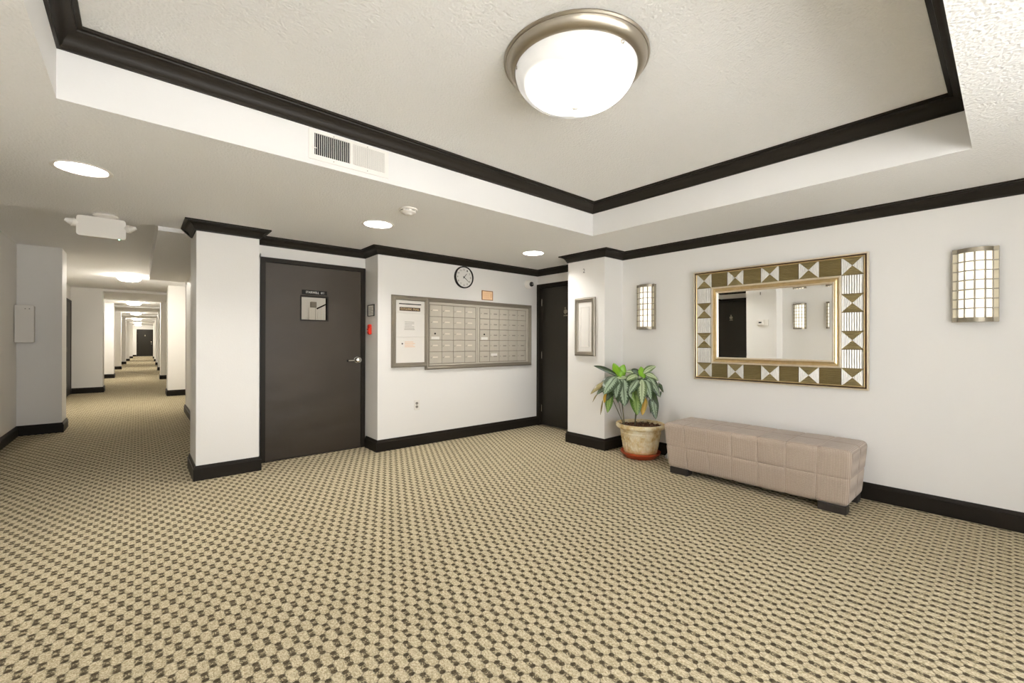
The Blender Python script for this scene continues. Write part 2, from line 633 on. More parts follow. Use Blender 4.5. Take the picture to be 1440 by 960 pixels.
def text(name, s, x0, x1, z0, z1, y, m, parent, depth=0.001):
    """raised lettering fitted into a box of the local x-z plane, facing -y"""
    cu = bpy.data.curves.new(name, 'FONT')
    cu.body = s
    cu.resolution_u = 2
    cu.extrude = 0.02
    tmp = bpy.data.objects.new(name, cu)
    COL.objects.link(tmp)
    dg = bpy.context.evaluated_depsgraph_get()
    me = bpy.data.meshes.new_from_object(tmp.evaluated_get(dg))
    COL.objects.unlink(tmp)
    bpy.data.objects.remove(tmp)
    bpy.data.curves.remove(cu)
    xs = [v.co.x for v in me.vertices]
    ys = [v.co.y for v in me.vertices]
    zs = [v.co.z for v in me.vertices]
    ax, bx, ay, by = min(xs), max(xs), min(ys), max(ys)
    zm = max(zs) or 1
    for v in me.vertices:
        px = x0 + (v.co.x - ax) / max(bx - ax, 1e-6) * (x1 - x0)
        pz = z0 + (v.co.y - ay) / max(by - ay, 1e-6) * (z1 - z0)
        v.co = (px, y - (v.co.z / zm * 0.5 + 0.5) * depth, pz)
    me.materials.clear()
    me.materials.append(M[m])
    return link(name, me, parent)


def sweep(path, prof, side=1, closed=False):
    """sweep profile (out, z) along a plan path with mitred corners; out is left of travel * side"""
    P = [Vector(p) for p in path]
    n = len(P)
    dirs = []
    for i in range(n if closed else n - 1):
        dirs.append((P[(i + 1) % n] - P[i]).normalized())
    mb = MB()
    rows = []
    for i in range(n):
        if closed:
            d1, d2 = dirs[i - 1], dirs[i]
        else:
            d1 = dirs[max(i - 1, 0)]
            d2 = dirs[min(i, n - 2)]
        n1 = Vector((-d1.y, d1.x)) * side
        n2 = Vector((-d2.y, d2.x)) * side
        m = (n1 + n2) / (1 + n1.dot(n2))
        rows.append([(P[i].x + m.x * o_, P[i].y + m.y * o_, z) for o_, z in prof])
    k = len(prof)
    vs_ = [p for r in rows for p in r]
    fs = []
    for i in range(n if closed else n - 1):
        j = (i + 1) % n
        for a in range(k - 1):
            q = (i * k + a, j * k + a, j * k + a + 1, i * k + a + 1)
            fs.append(q if side > 0 else q[::-1])
    if not closed:
        fs.append(tuple(range(k)) if side < 0 else tuple(range(k))[::-1])
        e = tuple((n - 1) * k + a for a in range(k))
        fs.append(e if side > 0 else e[::-1])
    mb.add(vs_, fs)
    return mb


# ------------------------------------------------------------------ dimensions (metres; +Y runs down the corridor)
XR, XL = 4.32, -1.17                       # lobby side walls
P2X, P2Y0, P2Y1 = 3.977, 2.997, 3.546      # pillar on the right
P3X = -0.83                                # its twin on the left (seen in the mirror)
D2X = 4.46
YM, MX0 = 4.574, 2.0                       # mailbox wall
YD = 4.93                                  # stairwell door wall
P1X0, P1X1, P1Y = 0.383, 0.865, 4.652      # pillar beside the corridor
ZC = 2.267                                 # lobby ceiling
TX0, TX1, TY0, TY1, TZ = -0.27, 3.388, 0.137, 2.702, 2.572
LY = 5.09                                  # end of the lobby ceiling
HZ = 2.45                                  # corridor ceiling
YB = ENT_Y

# ------------------------------------------------------------------ floor
fl = MB()
fl.add([(-1.6, YB, 0), (4.8, YB, 0), (4.8, 5.2, 0), (-1.6, 5.2, 0), (-1.6, 45.0, 0), (1.6, 45.0, 0), (1.6, 5.2, 0)],
       [(0, 1, 2, 6, 3), (3, 6, 5, 4)])
struct('floor', fl, 'carpet')

# ------------------------------------------------------------------ ceilings
c = MB()
c.box(-1.6, TX0, YB, LY, ZC, 2.72, 0, 1)
c.box(TX1, 4.8, YB, LY, ZC, 2.72, 0, 1)
c.box(TX0, TX1, YB, TY0, ZC, 2.72, 0, 1)
c.box(TX0, TX1, TY1, LY, ZC, 2.72, 0, 1)
CANS = [(-.26, 3.715), (1.62, 3.705), (3.524, 3.69)]
CAN_R, CAN_D = .118, .105
ceil_o = struct('ceiling', c, ['ceiling', 'fascia'])
cut = MB()
for x, y in CANS:
    cut.lathe([(CAN_R, -.05), (CAN_R, CAN_D)], 40, (x, y, ZC))
cut_o = obj('can_cutter', cut, 'fascia')
bo = ceil_o.modifiers.new('cans', 'BOOLEAN')
bo.operation = 'DIFFERENCE'
bo.object = cut_o
bo.solver = 'EXACT'
bo.use_self = True
ceil_me = bpy.data.meshes.new_from_object(ceil_o.evaluated_get(bpy.context.evaluated_depsgraph_get()))
ceil_o.modifiers.clear()
ceil_o.data = ceil_me
bpy.data.objects.remove(cut_o)
c = MB()
c.box(TX0, TX1, TY0, TY1, TZ, 2.72)
struct('ceiling_tray', c, 'ceiling')
c = MB()
c.box(0.135, 0.62, LY, 9.33, 2.228, HZ, 0, 1)
struct('ceiling_soffit', c, ['ceiling', 'fascia'])
c = MB()
lows = [(14.10, 16.8), (20.3, 22.8), (26.8, 29.2), (33.4, 35.8), (39.8, 41.6)]
c.box(-1.6, 1.6, LY, 45.0, HZ, 2.72)
for a, b in lows:
    c.box(-1.5, 1.5, a, b, HZ - 0.055, HZ + 0.02)
struct('ceiling_corridor', c, 'ceiling')

# ------------------------------------------------------------------ walls
W = lambda name, *boxes: struct(name, (lambda m: [m.box(*b) for b in boxes] and m)(MB()), 'wall')
W('wall_right', (XR, 4.6, YB, P2Y0 + 0.1, 0, 2.5))
W('wall_right_pillar', (P2X, 4.7, P2Y0, P2Y1, 0, 2.5))
W('wall_right_recess', (D2X, 4.7, P2Y1, YM + 0.2, 2.055, 2.5), (4.62, 4.8, P2Y1, YM + 0.2, 0, 2.5))
W('wall_mail', (MX0, 4.75, YM, 5.12, 0, 2.5))
W('wall_stairwell', (P1X1 - 0.02, MX0 + 0.05, YD, 5.05, 2.055, 2.5), (P1X1 - 0.02, 0.93, YD, 5.05, 0, 2.1), (1.985, 2.2, YD + 0.02, 5.05, 0, 2.1))
W('wall_left_pillar', (-1.7, P3X, P2Y0, P2Y1, 0, 2.5))
W('wall_left_recess', (-1.7, -1.31, P2Y1, YM, 2.055, 2.5), (-1.75, -1.47, P2Y1, YM, 0, 2.5))
W('wall_left', (-1.7, XL, YB, P2Y0 + 0.1, 0, 2.5), (-1.7, XL, YM, 44.6, 0, 2.6))
W('wall_corridor_pillar', (P1X0, P1X1, P1Y, 5.19, 0, 2.5))
W('wall_corridor_right', (0.62, 0.80, 5.19, 9.3, 0, 2.6), (0.62, 1.5, 9.2, 9.33, 0, 2.6), (0.97, 1.5, 9.33, 12.1, 0, 2.6),
  (1.15, 1.5, 12.1, 44.6, 0, 2.6))
W('wall_back', (-1.7, ENT_X0, YB - 0.15, YB, 0, 2.5), (ENT_X1, 4.8, YB - 0.15, YB, 0, 2.5), (ENT_X0, ENT_X1, YB - 0.15, YB, ENT_Z1, 2.5))
# corridor pilasters
LP = [(-0.767, 8.28, 8.74), (-0.63, 14.06, 14.6), (-0.60, 19.2, 19.8), (-0.55, 24.9, 25.5), (-0.485, 30.3, 30.9), (-0.40, 35.0, 35.6), (-0.29, 40.4, 41.0)]
RP = [(0.50, 12.2, 12.8), (0.54, 17.65, 18.2), (0.63, 23.1, 23.7), (0.69, 28.3, 28.9), (0.745, 33.6, 34.2), (0.80, 39.0, 39.6)]
for x, y0, y1 in LP:
    W('wall_left_pilaster', (XL - 0.05, x, y0, y1, 0, HZ + 0.05))
for x, y0, y1 in RP:
    W('wall_right_pilaster', (x, 1.3, y0, y1, 0, HZ + 0.05))
W('wall_far_end', (-1.5, -0.09, 44.6, 44.75, 0, 2.6), (0.92, 1.6, 44.6, 44.75, 0, 2.6), (-0.09, 0.92, 44.6, 44.75, 2.1, 2.6), (-0.2, 1.1, 44.8, 44.9, 0, 2.6))

# ------------------------------------------------------------------ crown mouldings and baseboards
CR = [(0, -.083), (.012, -.083), (.013, -.070), (.020, -.064), (.024, -.050), (.036, -.034), (.054, -.022), (.066, -.018), (.068, -.012), (.086, -.012), (.086, .002)]
crown = [(o_, ZC + z) for o_, z in CR]
tcrown = [(o_, TZ + z * 1.08) for o_, z in CR]
BS = [(0, .130), (.007, .130), (.012, .118), (.015, .108), (.015, .104), (.020, .101), (.020, 0.001)]
struct('trim_1', sweep([(XR, YB + .02), (XR, P2Y0), (P2X, P2Y0), (P2X, P2Y1), (D2X, P2Y1), (D2X, YM), (MX0, YM), (MX0, YD),
                        (P1X1, YD), (P1X1, P1Y), (P1X0, P1Y), (P1X0, LY - 0.06)], crown, 1), 'trim', 35)
struct('trim_2', sweep([(TX0, TY0), (TX1, TY0), (TX1, TY1), (TX0, TY1)], tcrown, 1, True), 'trim', 35)
struct('trim_3', sweep([(XL, YB + .02), (XL, P2Y0), (P3X, P2Y0), (P3X, P2Y1), (-1.31, P2Y1), (-1.31, YM), (XL, YM), (XL, YM + .3)], crown, -1), 'trim', 35)
struct('baseboard_right', sweep([(XR, YB + .02), (XR, P2Y0), (P2X, P2Y0), (P2X, P2Y1), (D2X, P2Y1)], BS, 1), 'trim', 35)
struct('baseboard_mail', sweep([(D2X, YM), (MX0, YM), (MX0, YD - .05)], BS, 1), 'trim', 35)
struct('baseboard_pillar', sweep([(P1X1, P1Y + .2), (P1X1, P1Y), (P1X0, P1Y), (P1X0, 5.19), (0.62, 5.19), (0.62, 9.33), (0.97, 9.33), (0.97, 12.2)], BS, 1), 'trim', 35)
struct('baseboard_left', sweep([(XL, YB + .02), (XL, P2Y0), (P3X, P2Y0), (P3X, P2Y1), (-1.31, P2Y1)], BS, -1), 'trim', 35)
struct('baseboard_left_hall', sweep([(XL, YM), (XL, 8.28), (-0.767, 8.28), (-0.767, 8.74), (XL, 8.74), (XL, 13.1)], BS, -1), 'trim', 35)
for x, y0, y1 in LP[1:]:
    struct('baseboard_left_pilaster', sweep([(XL, y0), (x, y0), (x, y1), (XL, y1)], BS, -1), 'trim')
for x, y0, y1 in RP:
    struct('baseboard_right_pilaster', sweep([(1.15, y0), (x, y0), (x, y1), (1.15, y1)], BS, 1), 'trim')
struct('baseboard_far', sweep([(-1.1, 44.6), (-0.1, 44.6)], BS, -1), 'trim')


# ------------------------------------------------------------------ doors (local: x right, -y to the viewer, origin at the floor in the middle)
def door_root(n, loc, rz):
    o = bpy.data.objects.new('door_%d' % n, None)
    COL.objects.link(o)
    o.location = loc
    o.rotation_euler = (0, 0, rz)
    o['kind'] = 'structure'
    return o


def door_frame(root, w, h, fw=.05, y0=-.03, y1=.10, m='trim'):
    mb = MB()
    mb.box(-w / 2, -w / 2 + fw, y0, y1, 0, h)
    mb.box(w / 2 - fw, w / 2, y0, y1, 0, h)
    mb.box(-w / 2 + fw, w / 2 - fw, y0, y1, h - fw, h)
    # door stop
    s = .012
    mb.box(-w / 2 + fw, -w / 2 + fw + s, .035, y1, 0, h - fw)
    mb.box(w / 2 - fw - s, w / 2 - fw, .035, y1, 0, h - fw)
    mb.box(-w / 2 + fw, w / 2 - fw, .035, y1, h - fw - s, h - fw)
    obj('door_frame', mb, m, root)


# door_1: the stairwell door
d1 = door_root(1, (1.4575, YD, 0), 0)
DW1 = 1.07
door_frame(d1, DW1, 2.066, .045, -.03, .09)
gx0, gx1, gz0, gz1 = 1.306 - 1.4575, 1.568 - 1.4575, 1.452, 1.695
sl = MB()
sx = DW1 / 2 - .048
for b in ((-sx, gx0, .008, 2.018), (gx1, sx, .008, 2.018), (gx0, gx1, .008, gz0), (gx0, gx1, gz1, 2.018)):
    sl.box(b[0], b[1], -.015, .03, b[2], b[3])
slab = obj('slab', sl, 'door', d1)
gf = MB()
t = .014
gf.box(gx0 - t, gx0, -.021, .034, gz0 - t, gz1 + t)
gf.box(gx1, gx1 + t, -.021, .034, gz0 - t, gz1 + t)
gf.box(gx0, gx1, -.021, .034, gz0 - t, gz0)
gf.box(gx0, gx1, -.021, .034, gz1, gz1 + t)
wf = obj('window_frame', gf, 'trim', d1)
obj('glass_pane', MB().box(gx0, gx1, .004, .008, gz0, gz1), 'pane', wf)
sg = obj('sign_plate', MB().bevbox(gx0 + .003, gx1 - .002, -.021, -.014, 1.722, 1.767, .002), 'black', d1)
sg['label'] = 'black plate with white stairwell lettering'
text('lettering', 'STAIRWELL', gx0 + .042, gx0 + .176, 1.733, 1.757, -.021, 'white_print', sg)
text('lettering', '#1', gx0 + .194, gx0 + .226, 1.733, 1.757, -.021, 'white_print', sg)
kx = 1.902 - 1.4575
kb = MB()
kb.lathe([(.041, 0), (.041, .006), (.036, .012), (.017, .014), (.015, .030), (.020, .034), (.030, .040), (.033, .052), (.030, .062), (.018, .068), (0, .069)], 24, (kx, -.015, 1.010), 'Y')
kn = obj('door_knob', kb, 'chrome', d1, 40)
kn['label'] = 'round chrome door knob'
lv = MB()
lv.bevbox(kx - .10, kx - .03, -.030, -.015, .996, 1.010, .004)
obj('lever_bar', lv, 'nickel', d1)  # short lever bar running left from the knob
lk = MB().bevbox(kx - .118, kx - .098, -.026, -.015, .990, 1.014, .003)
obj('lever_shadow', lk, 'black', d1)  # black end block stands in for the shadow of the lever
obj('threshold', MB().box(-DW1 / 2 + .045, DW1 / 2 - .045, -.03, .05, 0.0, .006), 'trim', d1)


def flat_door(n, loc, rz, w=1.0, h=2.06, dm='door_dark', knob=True, emblem=True, hand=1, inset=.045):
    r = door_root(n, loc, rz)
    door_frame(r, w, h, .05, -.02, .12)
    s = w / 2 - .053
    obj('slab', MB().box(-s, s, inset, inset + .045, .01, h - .053), dm, r)
    if emblem:
        mb = MB()
        mb.lathe([(.030, 0), (.034, .006), (.030, .012), (.022, .012), (.020, .006), (0, .006)], 20, (0, inset, 1.645), 'Y')
        mb.lathe([(.011, 0), (.011, .012), (.006, .014), (0, .014)], 14, (0, inset - .004, 1.695), 'Y')
        mb.bevbox(-.035, .035, inset - .008, inset, 1.583, 1.600, .003)
        kn_ = obj('door_knocker', mb, 'nickel', r, 40)
        kn_['label'] = 'round metal door knocker'
    if knob:
        mb = MB()
        mb.lathe([(.032, 0), (.030, .01), (.012, .014), (.012, .035), (.026, .045), (.028, .058), (.018, .068), (0, .069)], 20, (hand * (s - .065), inset, .99), 'Y')
        obj('door_knob', mb, 'chrome', r, 40)
        mb = MB()
        mb.lathe([(.026, 0), (.024, .012), (.010, .014), (0, .014)], 18, (hand * (s - .065), inset, 1.12), 'Y')
        obj('deadbolt', mb, 'chrome', r, 40)
    for z in (.25, 1.03, 1.80):
        mb = MB().tube((-hand * (s + .004), inset - .006, z - .05), (-hand * (s + .004), inset - .006, z + .05), .007)
        obj('hinge', mb, 'nickel', r)
    return r


flat_door(2, (D2X, 4.06, 0), -PI / 2, 1.026, 2.062, hand=1)
th = obj('threshold', MB().box(-.46, .46, -.015, .09, 0.0, .012), 'nickel', bpy.data.objects['door_2'])
flat_door(3, (0.415, 44.6, 0), 0, 1.02, 2.12, hand=1)
flat_door(4, (XL, 13.58, 0), PI / 2, .92, 2.13, hand=1, inset=-.012, knob=False, emblem=False)
flat_door(5, (-1.31, 4.06, 0), PI / 2, 1.026, 2.062, hand=-1)

# ------------------------------------------------------------------ stairwell behind the little window
sw = MB()
sw.box(.90, 1.0, 5.06, 7.3, 0, 2.6)
sw.box(2.9, 3.0, 5.12, 7.3, 0, 2.6)
sw.box(.90, 3.0, 7.3, 7.4, 0, 2.6)
sw.box(.90, 3.0, 5.06, 7.4, 2.6, 2.7)
sw.box(.82, 2.1, 5.05, 5.06, 2.06, 2.6)
struct('wall_stairs', sw, 'wall')
fl2 = MB().box(.90, 3.0, 5.06, 7.4, -.06, -.002)
struct('floor_stairs', fl2, 'pavement')
rail = thing('stair_railing', 'dark sloping stair handrail over pale balusters, seen through the stairwell door window', 'railing', (2.016, 6.75, 0))
hr = MB().tube((-.01, 0, 1.704), (.55, 0, 2.015), .010)
obj('handrail', hr, 'trim', rail)
for k in range(10):
    x = .004 + k * .046
    obj('baluster', MB().box(x, x + .027, .004, .02, 0, 1.700 + x * .555), 'white_metal', rail)
hs = thing('hose_cabinet', 'small dark cabinet on the stairwell wall, seen through the door window', 'cabinet', (2.108, 7.3, 1.755))
obj('body', MB().bevbox(-.042, .042, -.06, 0, .002, .092, .004), 'greyframe', hs)
obj('door', MB().bevbox(-.036, .036, -.066, -.06, .008, .086, .003), 'grey_print', hs)
sc_ = thing('stair_landing_board', 'pale board standing below the dark cabinet, seen through the door window', 'board', (2.088, 7.22, 0))
obj('panel', MB().bevbox(-.06, .058, -.02, .02, 0, 1.753, .004), 'white_metal', sc_)
obj('edge_strip', MB().box(.03, .034, -.024, -.02, 0, 1.753), 'grey_print', sc_)
sl_ = thing('added_stair_lamp', 'added unseen round lamp that lights the stairwell behind the door', 'lamp', (1.9, 6.1, 2.6))  # lamp added out of view to brighten the stairwell
obj('lens', MB().lathe([(.15, 0), (.15, -.03), (.10, -.06), (0, -.07)], 24), mat('stair_lens', (.9, .9, .85, 1), .4, emit=(1, .93, .82, 1), estr=22.0), sl_, 40)


# ------------------------------------------------------------------ mailbox bank
mbx = thing('mailbox_bank', 'grey framed bank of apartment mailboxes with outgoing mail slot, on the wall under the clock', 'mailbox', (3.236, YM, 0.885))


def moulding(name, x0, x1, z0, z1, w, d, m, parent, sides='LRBT'):
    """picture-frame moulding with mitred corners; stepped section"""
    prof = [(0, 0), (0, -d * .55), (w * .18, -d * .9), (w * .32, -d), (w * .62, -d * .78), (w * .80, -d * .8), (w, -d * .45), (w, 0)]
    pts = [(x0, z0), (x1, z0), (x1, z1), (x0, z1)]
    mb = MB()
    cor = []
    for (px, pz), (sx_, sz_) in zip(pts, ((1, 1), (-1, 1), (-1, -1), (1, -1))):
        cor.append([(px + sx_ * a, b, pz + sz_ * a) for a, b in prof])
    k = len(prof)
    vs_ = [p for r in cor for p in r]
    seg = {'B': (0, 1), 'R': (1, 2), 'T': (2, 3), 'L': (3, 0)}
    fs = []
    for s in sides:
        i, j = seg[s]
        for a in range(k - 1):
            fs.append((i * k + a, i * k + a + 1, j * k + a + 1, j * k + a))
    mb.add(vs_, fs)
    return obj(name, mb, m, parent, 30)


X0, X1 = 2.155 - 3.236, 4.317 - 3.236
ZT = 1.75 - .885
xm = 2.605 - 3.236
moulding('frame', X0, xm + .022, .039, ZT, .054, .035, 'greyframe', mbx)
moulding('frame', xm - .022, X1, .0, ZT, .054, .036, 'greyframe', mbx)
ob = obj('outgoing_panel', MB().box(X0 + .05, xm - .02, -.012, 0, .085, ZT - .05), 'cream_panel', mbx)
zz = lambda z: z - .885
xx = lambda x: x - 3.236
px0, px1 = X0 + .058, xm - .032
for (a, b, nm) in ((1.545, 1.693, 'slot_panel'), (1.272, 1.540, 'notice_panel'), (.975, 1.267, 'key_panel')):
    o = obj(nm, MB().bevbox(px0, px1, -.017, -.010, zz(a), zz(b), .003), 'cream_panel', mbx)
    if nm == 'slot_panel':
        obj('mail_slot', MB().box(xx(2.243), xx(2.525), -.0185, -.016, zz(1.648), zz(1.659)), 'black', o)
        hd = obj('slot_flap', MB().bevbox(xx(2.243), xx(2.525), -.022, -.016, zz(1.660), zz(1.665), .001), 'cream_panel', o)
        s2 = obj('outgoing_sign', MB().bevbox(xx(2.250), xx(2.512), -.021, -.0165, zz(1.574), zz(1.616), .001), 'brown_plate', mbx)
        s2['label'] = 'dark brown plate with gold outgoing mail lettering'
        text('lettering', 'OUTGOING', xx(2.260), xx(2.402), zz(1.583), zz(1.608), -.021, 'gold_print', s2)
        text('lettering', 'MAIL', xx(2.420), xx(2.500), zz(1.583), zz(1.608), -.021, 'gold_print', s2)
    if nm == 'notice_panel':
        pp = obj('embossed_notice', MB().bevbox(xx(2.305), xx(2.445), -.0185, -.0165, zz(1.355), zz(1.465), .001), 'cream_panel', o)
        ln = MB()
        for k in range(5):
            z = 1.375 + k * .017
            ln.box(xx(2.315), xx(2.435 - .03 * (k == 2)), -.0192, -.0183, zz(z), zz(z + .005))
        ln.box(xx(2.31), xx(2.44), -.0192, -.0183, zz(1.358), zz(1.364))
        pt_ = obj('printed_lines', ln, 'grey_print', mbx)
    if nm == 'key_panel':
        obj('panel_lock', MB().lathe([(.009, 0), (.009, .004), (.004, .005), (0, .005)], 14, (xx(2.285), -.017, zz(1.196)), 'Y'), 'black', o, 40)
        ln = MB()
        for k in range(4):
            z = 1.158 + k * .018
            ln.box(xx(2.315), xx(2.445 - .02 * (k % 2)), -.0182, -.0172, zz(z), zz(z + .007))
        obj('printed_lines', ln, 'orange_print', mbx)

# the steel face and the two banks of little doors
face = obj('steel_face', MB().box(xm + .015, X1 - .045, -.014, 0, .05, ZT - .045), 'greyframe', mbx)  # coloured darker than the doors so the gaps between them look shaded
banks = [(2.638, 3.318, 4), (3.385, 4.205, 5)]
zr0, zr1 = .955, 1.665
for bi, (bx0, bx1, nc) in enumerate(banks):
    cw, ch = (bx1 - bx0) / nc, (zr1 - zr0) / 5
    dm = mesh('mailbox_door', MB().bevbox(.0022, cw - .0022, -.020, -.012, .0028, ch - .0028, .0025), 'mailsteel')
    lm = mesh('name_label', MB().bevbox(cw * .27, cw * .67, -.0212, -.0195, ch * .50, ch * .60, .0008), 'label')
    lm2 = mesh('number_label', MB().bevbox(cw * .42, cw * .78, -.0210, -.0196, ch * .45, ch * .55, .0006), 'grey_print')
    km = mesh('lock', MB().lathe([(.0055, 0), (.0055, .003), (.003, .0035), (0, .0035)], 10, (cw * .13, -.0197, ch * .50), 'Y'), 'grey_print')
    wl = mesh('paper_label', MB().bevbox(cw * .14, cw * .80, -.0213, -.0196, ch * .06, ch * .30, .0006), 'paper')
    bk = mesh('carrier_lock', MB().lathe([(.011, 0), (.011, .004), (.005, .005), (0, .005)], 14, (cw * .44, -.0197, ch * .56), 'Y'), 'black')
    for r in range(5):
        for cc in range(nc):
            d = link('mailbox_door', dm, mbx, (xx(bx0 + cc * cw), 0, zz(zr0 + r * ch)))
            if r == 2 and cc == 0:
                link('paper_label', wl, d)
                link('carrier_lock', bk, d)
                continue
            link('lock', km, d)
            link('name_label', lm if bi == 0 else lm2, d)
            if bi == 1 and r == 0 and cc == 1:
                link('paper_label', wl, d, (0, 0, ch * .48))
mul = MB()
mul.bevbox(xx(3.322), xx(3.346), -.022, -.012, zz(.945), zz(1.675), .003)
mul.bevbox(xx(3.350), xx(3.380), -.020, -.012, zz(.945), zz(1.675), .003)
mul.bevbox(xx(4.212), xx(4.255), -.020, -.012, zz(.945), zz(1.675), .003)
mul.bevbox(xx(2.612), xx(2.633), -.020, -.012, zz(.945), zz(1.675), .003)
obj('door_stile', mul, 'mailsteel', mbx)
hd = MB().bevbox(xx(2.612), xx(4.255), -.020, -.012, zz(1.668), zz(1.70), .003).bevbox(xx(2.612), xx(4.255), -.020, -.012, zz(.932), zz(.951), .003)
obj('face_rail', hd, 'mailsteel', mbx)

# ------------------------------------------------------------------ clock
ck = thing('wall_clock', 'round wall clock with a thin black rim and pale face, over the mailboxes', 'clock', (3.135, YM, 2.041))
obj('rim', MB().lathe([(.139, 0), (.140, .030), (.136, .036), (.128, .034), (.124, .024)], 48, axis='Y', caps=False), 'black', ck, 40)
obj('face', MB().lathe([(.128, .0), (.126, .018), (0, .018)], 48, axis='Y'), 'clock_face', ck, 40)
for h in range(12):
    a_ = PI / 2 - h * PI / 6
    cx_, cz_ = .098 * math.cos(a_), .098 * math.sin(a_)
    sw_ = .008 if (h or 12) < 10 else .012
    text('numeral', str(h or 12), cx_ - sw_, cx_ + sw_, cz_ - .011, cz_ + .011, -.018, 'dark_print', ck, .0006)


def hand(name, ang, ln, w):
    s, c_ = math.sin(ang), math.cos(ang)
    pts = [(-w, -.018), (w, -.018), (w * .5, ln), (-w * .5, ln)]
    v = []
    for y in (-.0195, -.0215):
        for px_, pz_ in pts:
            v.append((px_ * c_ + pz_ * s, y, -px_ * s + pz_ * c_))
    mb = MB().add(v, [(3, 2, 1, 0), (4, 5, 6, 7), (0, 1, 5, 4), (1, 2, 6, 5), (2, 3, 7, 6), (3, 0, 4, 7)])
    obj(name, mb, 'black', ck)


hand('hour_hand', math.radians(40), .062, .0045)
hand('minute_hand', math.radians(127), .098, .004)
obj('centre_cap', MB().lathe([(.006, .018), (.006, .024), (0, .025)], 12, axis='Y'), 'black', ck)

# ------------------------------------------------------------------ small things on the mail wall
np_ = thing('notice_plaque', 'small peach printed card in a copper frame above the right mailboxes', 'sign', (3.52, YM, 1.838))
moulding('frame', -.092, .092, -.063, .063, .010, .012, 'copper', np_)
obj('card', MB().box(-.083, .083, -.006, 0, -.054, .054), 'peach', np_)
ln = MB()
for k in range(5):
    ln.box(-.066, .045 - .012 * (k % 2), -.0066, -.0058, -.036 + k * .015, -.031 + k * .015)
ln.box(.052, .070, -.0066, -.0058, -.03, .03)
obj('printed_lines', ln, 'orange_print', np_)

sc = thing('security_camera', 'white round security camera with a black lens ball by the dark door', 'camera', (4.262, YM, 2.052))
obj('base', MB().lathe([(.066, 0), (.068, .012), (.064, .03), (.052, .05), (.040, .058)], 32, axis='Y', caps=True), 'white_plastic', sc, 40)
lens = obj('lens_ball', MB().lathe([(.0, .096), (.014, .094), (.026, .086), (.034, .072), (.035, .058), (.033, .050)][::-1], 24, (.012, 0, -.002), axis='Y'), 'black_gloss', sc, 60)
obj('lens', MB().lathe([(.012, .094), (.010, .098), (0, .098)], 16, (.012, 0, -.002), axis='Y'), 'grey_print', lens, 40)

ol = thing('power_outlet', 'white duplex power outlet low on the mailbox wall', 'outlet', (2.483, YM, .476))
obj('cover_plate', MB().bevbox(-.036, .036, -.006, 0, -.059, .059, .003), 'white_plastic', ol)
for z in (-.020, .020):
    so = obj('socket', MB().lathe([(.0165, .006), (.0165, .009), (0, .009)], 20, (-.004, 0, z), axis='Y'), 'grey_print', ol)
    obj('slot', MB().box(-.0105, -.0085, -.0098, -.0088, z - .004, z + .006).box(.001, .003, -.0098, -.0088, z - .004, z + .006), 'black', so)

# side face of the mail wall (faces -X)
fn = thing('framed_notice', 'small framed notice on the narrow wall beside the stairwell door', 'notice', (MX0, 4.745, 1.572), -PI / 2)
moulding('frame', -.088, .088, -.066, .066, .010, .014, 'black', fn)
obj('paper_sheet', MB().box(-.08, .08, -.006, 0, -.058, .058), 'paper', fn)
ln = MB()
for k in range(7):
    ln.box(-.050, .060 - .02 * (k % 3), -.0066, -.0058, -.042 + k * .012, -.038 + k * .012)
obj('printed_lines', ln, 'grey_print', fn)
fa = thing('fire_alarm', 'red fire alarm pull station under the small framed notice', 'alarm', (MX0, 4.765, 1.357), -PI / 2)
obj('housing', MB().bevbox(-.034, .034, -.030, 0, -.058, .058, .010), 'red', fa)
pl_ = obj('pull_handle', MB().bevbox(-.024, .024, -.038, -.028, -.035, .010, .004), 'red', fa)
obj('label_strip', MB().box(-.016, .016, -.0388, -.0375, -.022, -.012), 'white_print', pl_)

# ------------------------------------------------------------------ framed panel and number on the right pillar (faces -X)
fp = thing('framed_panel', 'tall narrow cream panel in a grey frame on the right pillar', 'panel', (P2X, 3.272, 1.40), -PI / 2)
moulding('frame', -.151, .151, -.341, .341, .052, .032, 'greyframe', fp)
obj('back_panel', MB().box(-.105, .105, -.010, 0, -.295, .295), 'cream_panel', fp)
moulding('inner_bead', -.066, .066, -.235, .235, .010, .016, 'cream_panel', fp)
obj('raised_panel', MB().bevbox(-.056, .056, -.014, -.008, -.225, .225, .003), 'cream_panel', fp)
nm = thing('number_mark', 'tiny dark number 2 high on the right pillar', 'number', (P2X, 3.298, 2.063), -PI / 2)
text('digit', '2', -.014, .014, -.025, .025, -.0005, 'dark_print', nm)
hk = thing('wall_hook', 'tiny dark hook high on the left pillar, seen in the mirror', 'hook', (P3X, 3.28, 2.09), PI / 2)
obj('pin', MB().bevbox(-.005, .005, -.012, 0, -.03, .03, .002), 'dark_print', hk)

# thermostat (seen in the mirror)
ts = thing('thermostat', 'white wall thermostat on the left pillar, seen in the mirror', 'thermostat', (P3X, 3.24, 1.50), PI / 2)
obj('base_plate', MB().bevbox(-.105, .095, -.012, 0, -.062, .066, .004), 'white_plastic', ts)
bd = obj('body', MB().bevbox(-.030, .092, -.048, -.010, -.050, .054, .008), 'white_plastic', ts)
obj('display', MB().box(.008, .060, -.0495, -.047, -.006, .020), 'black', bd)


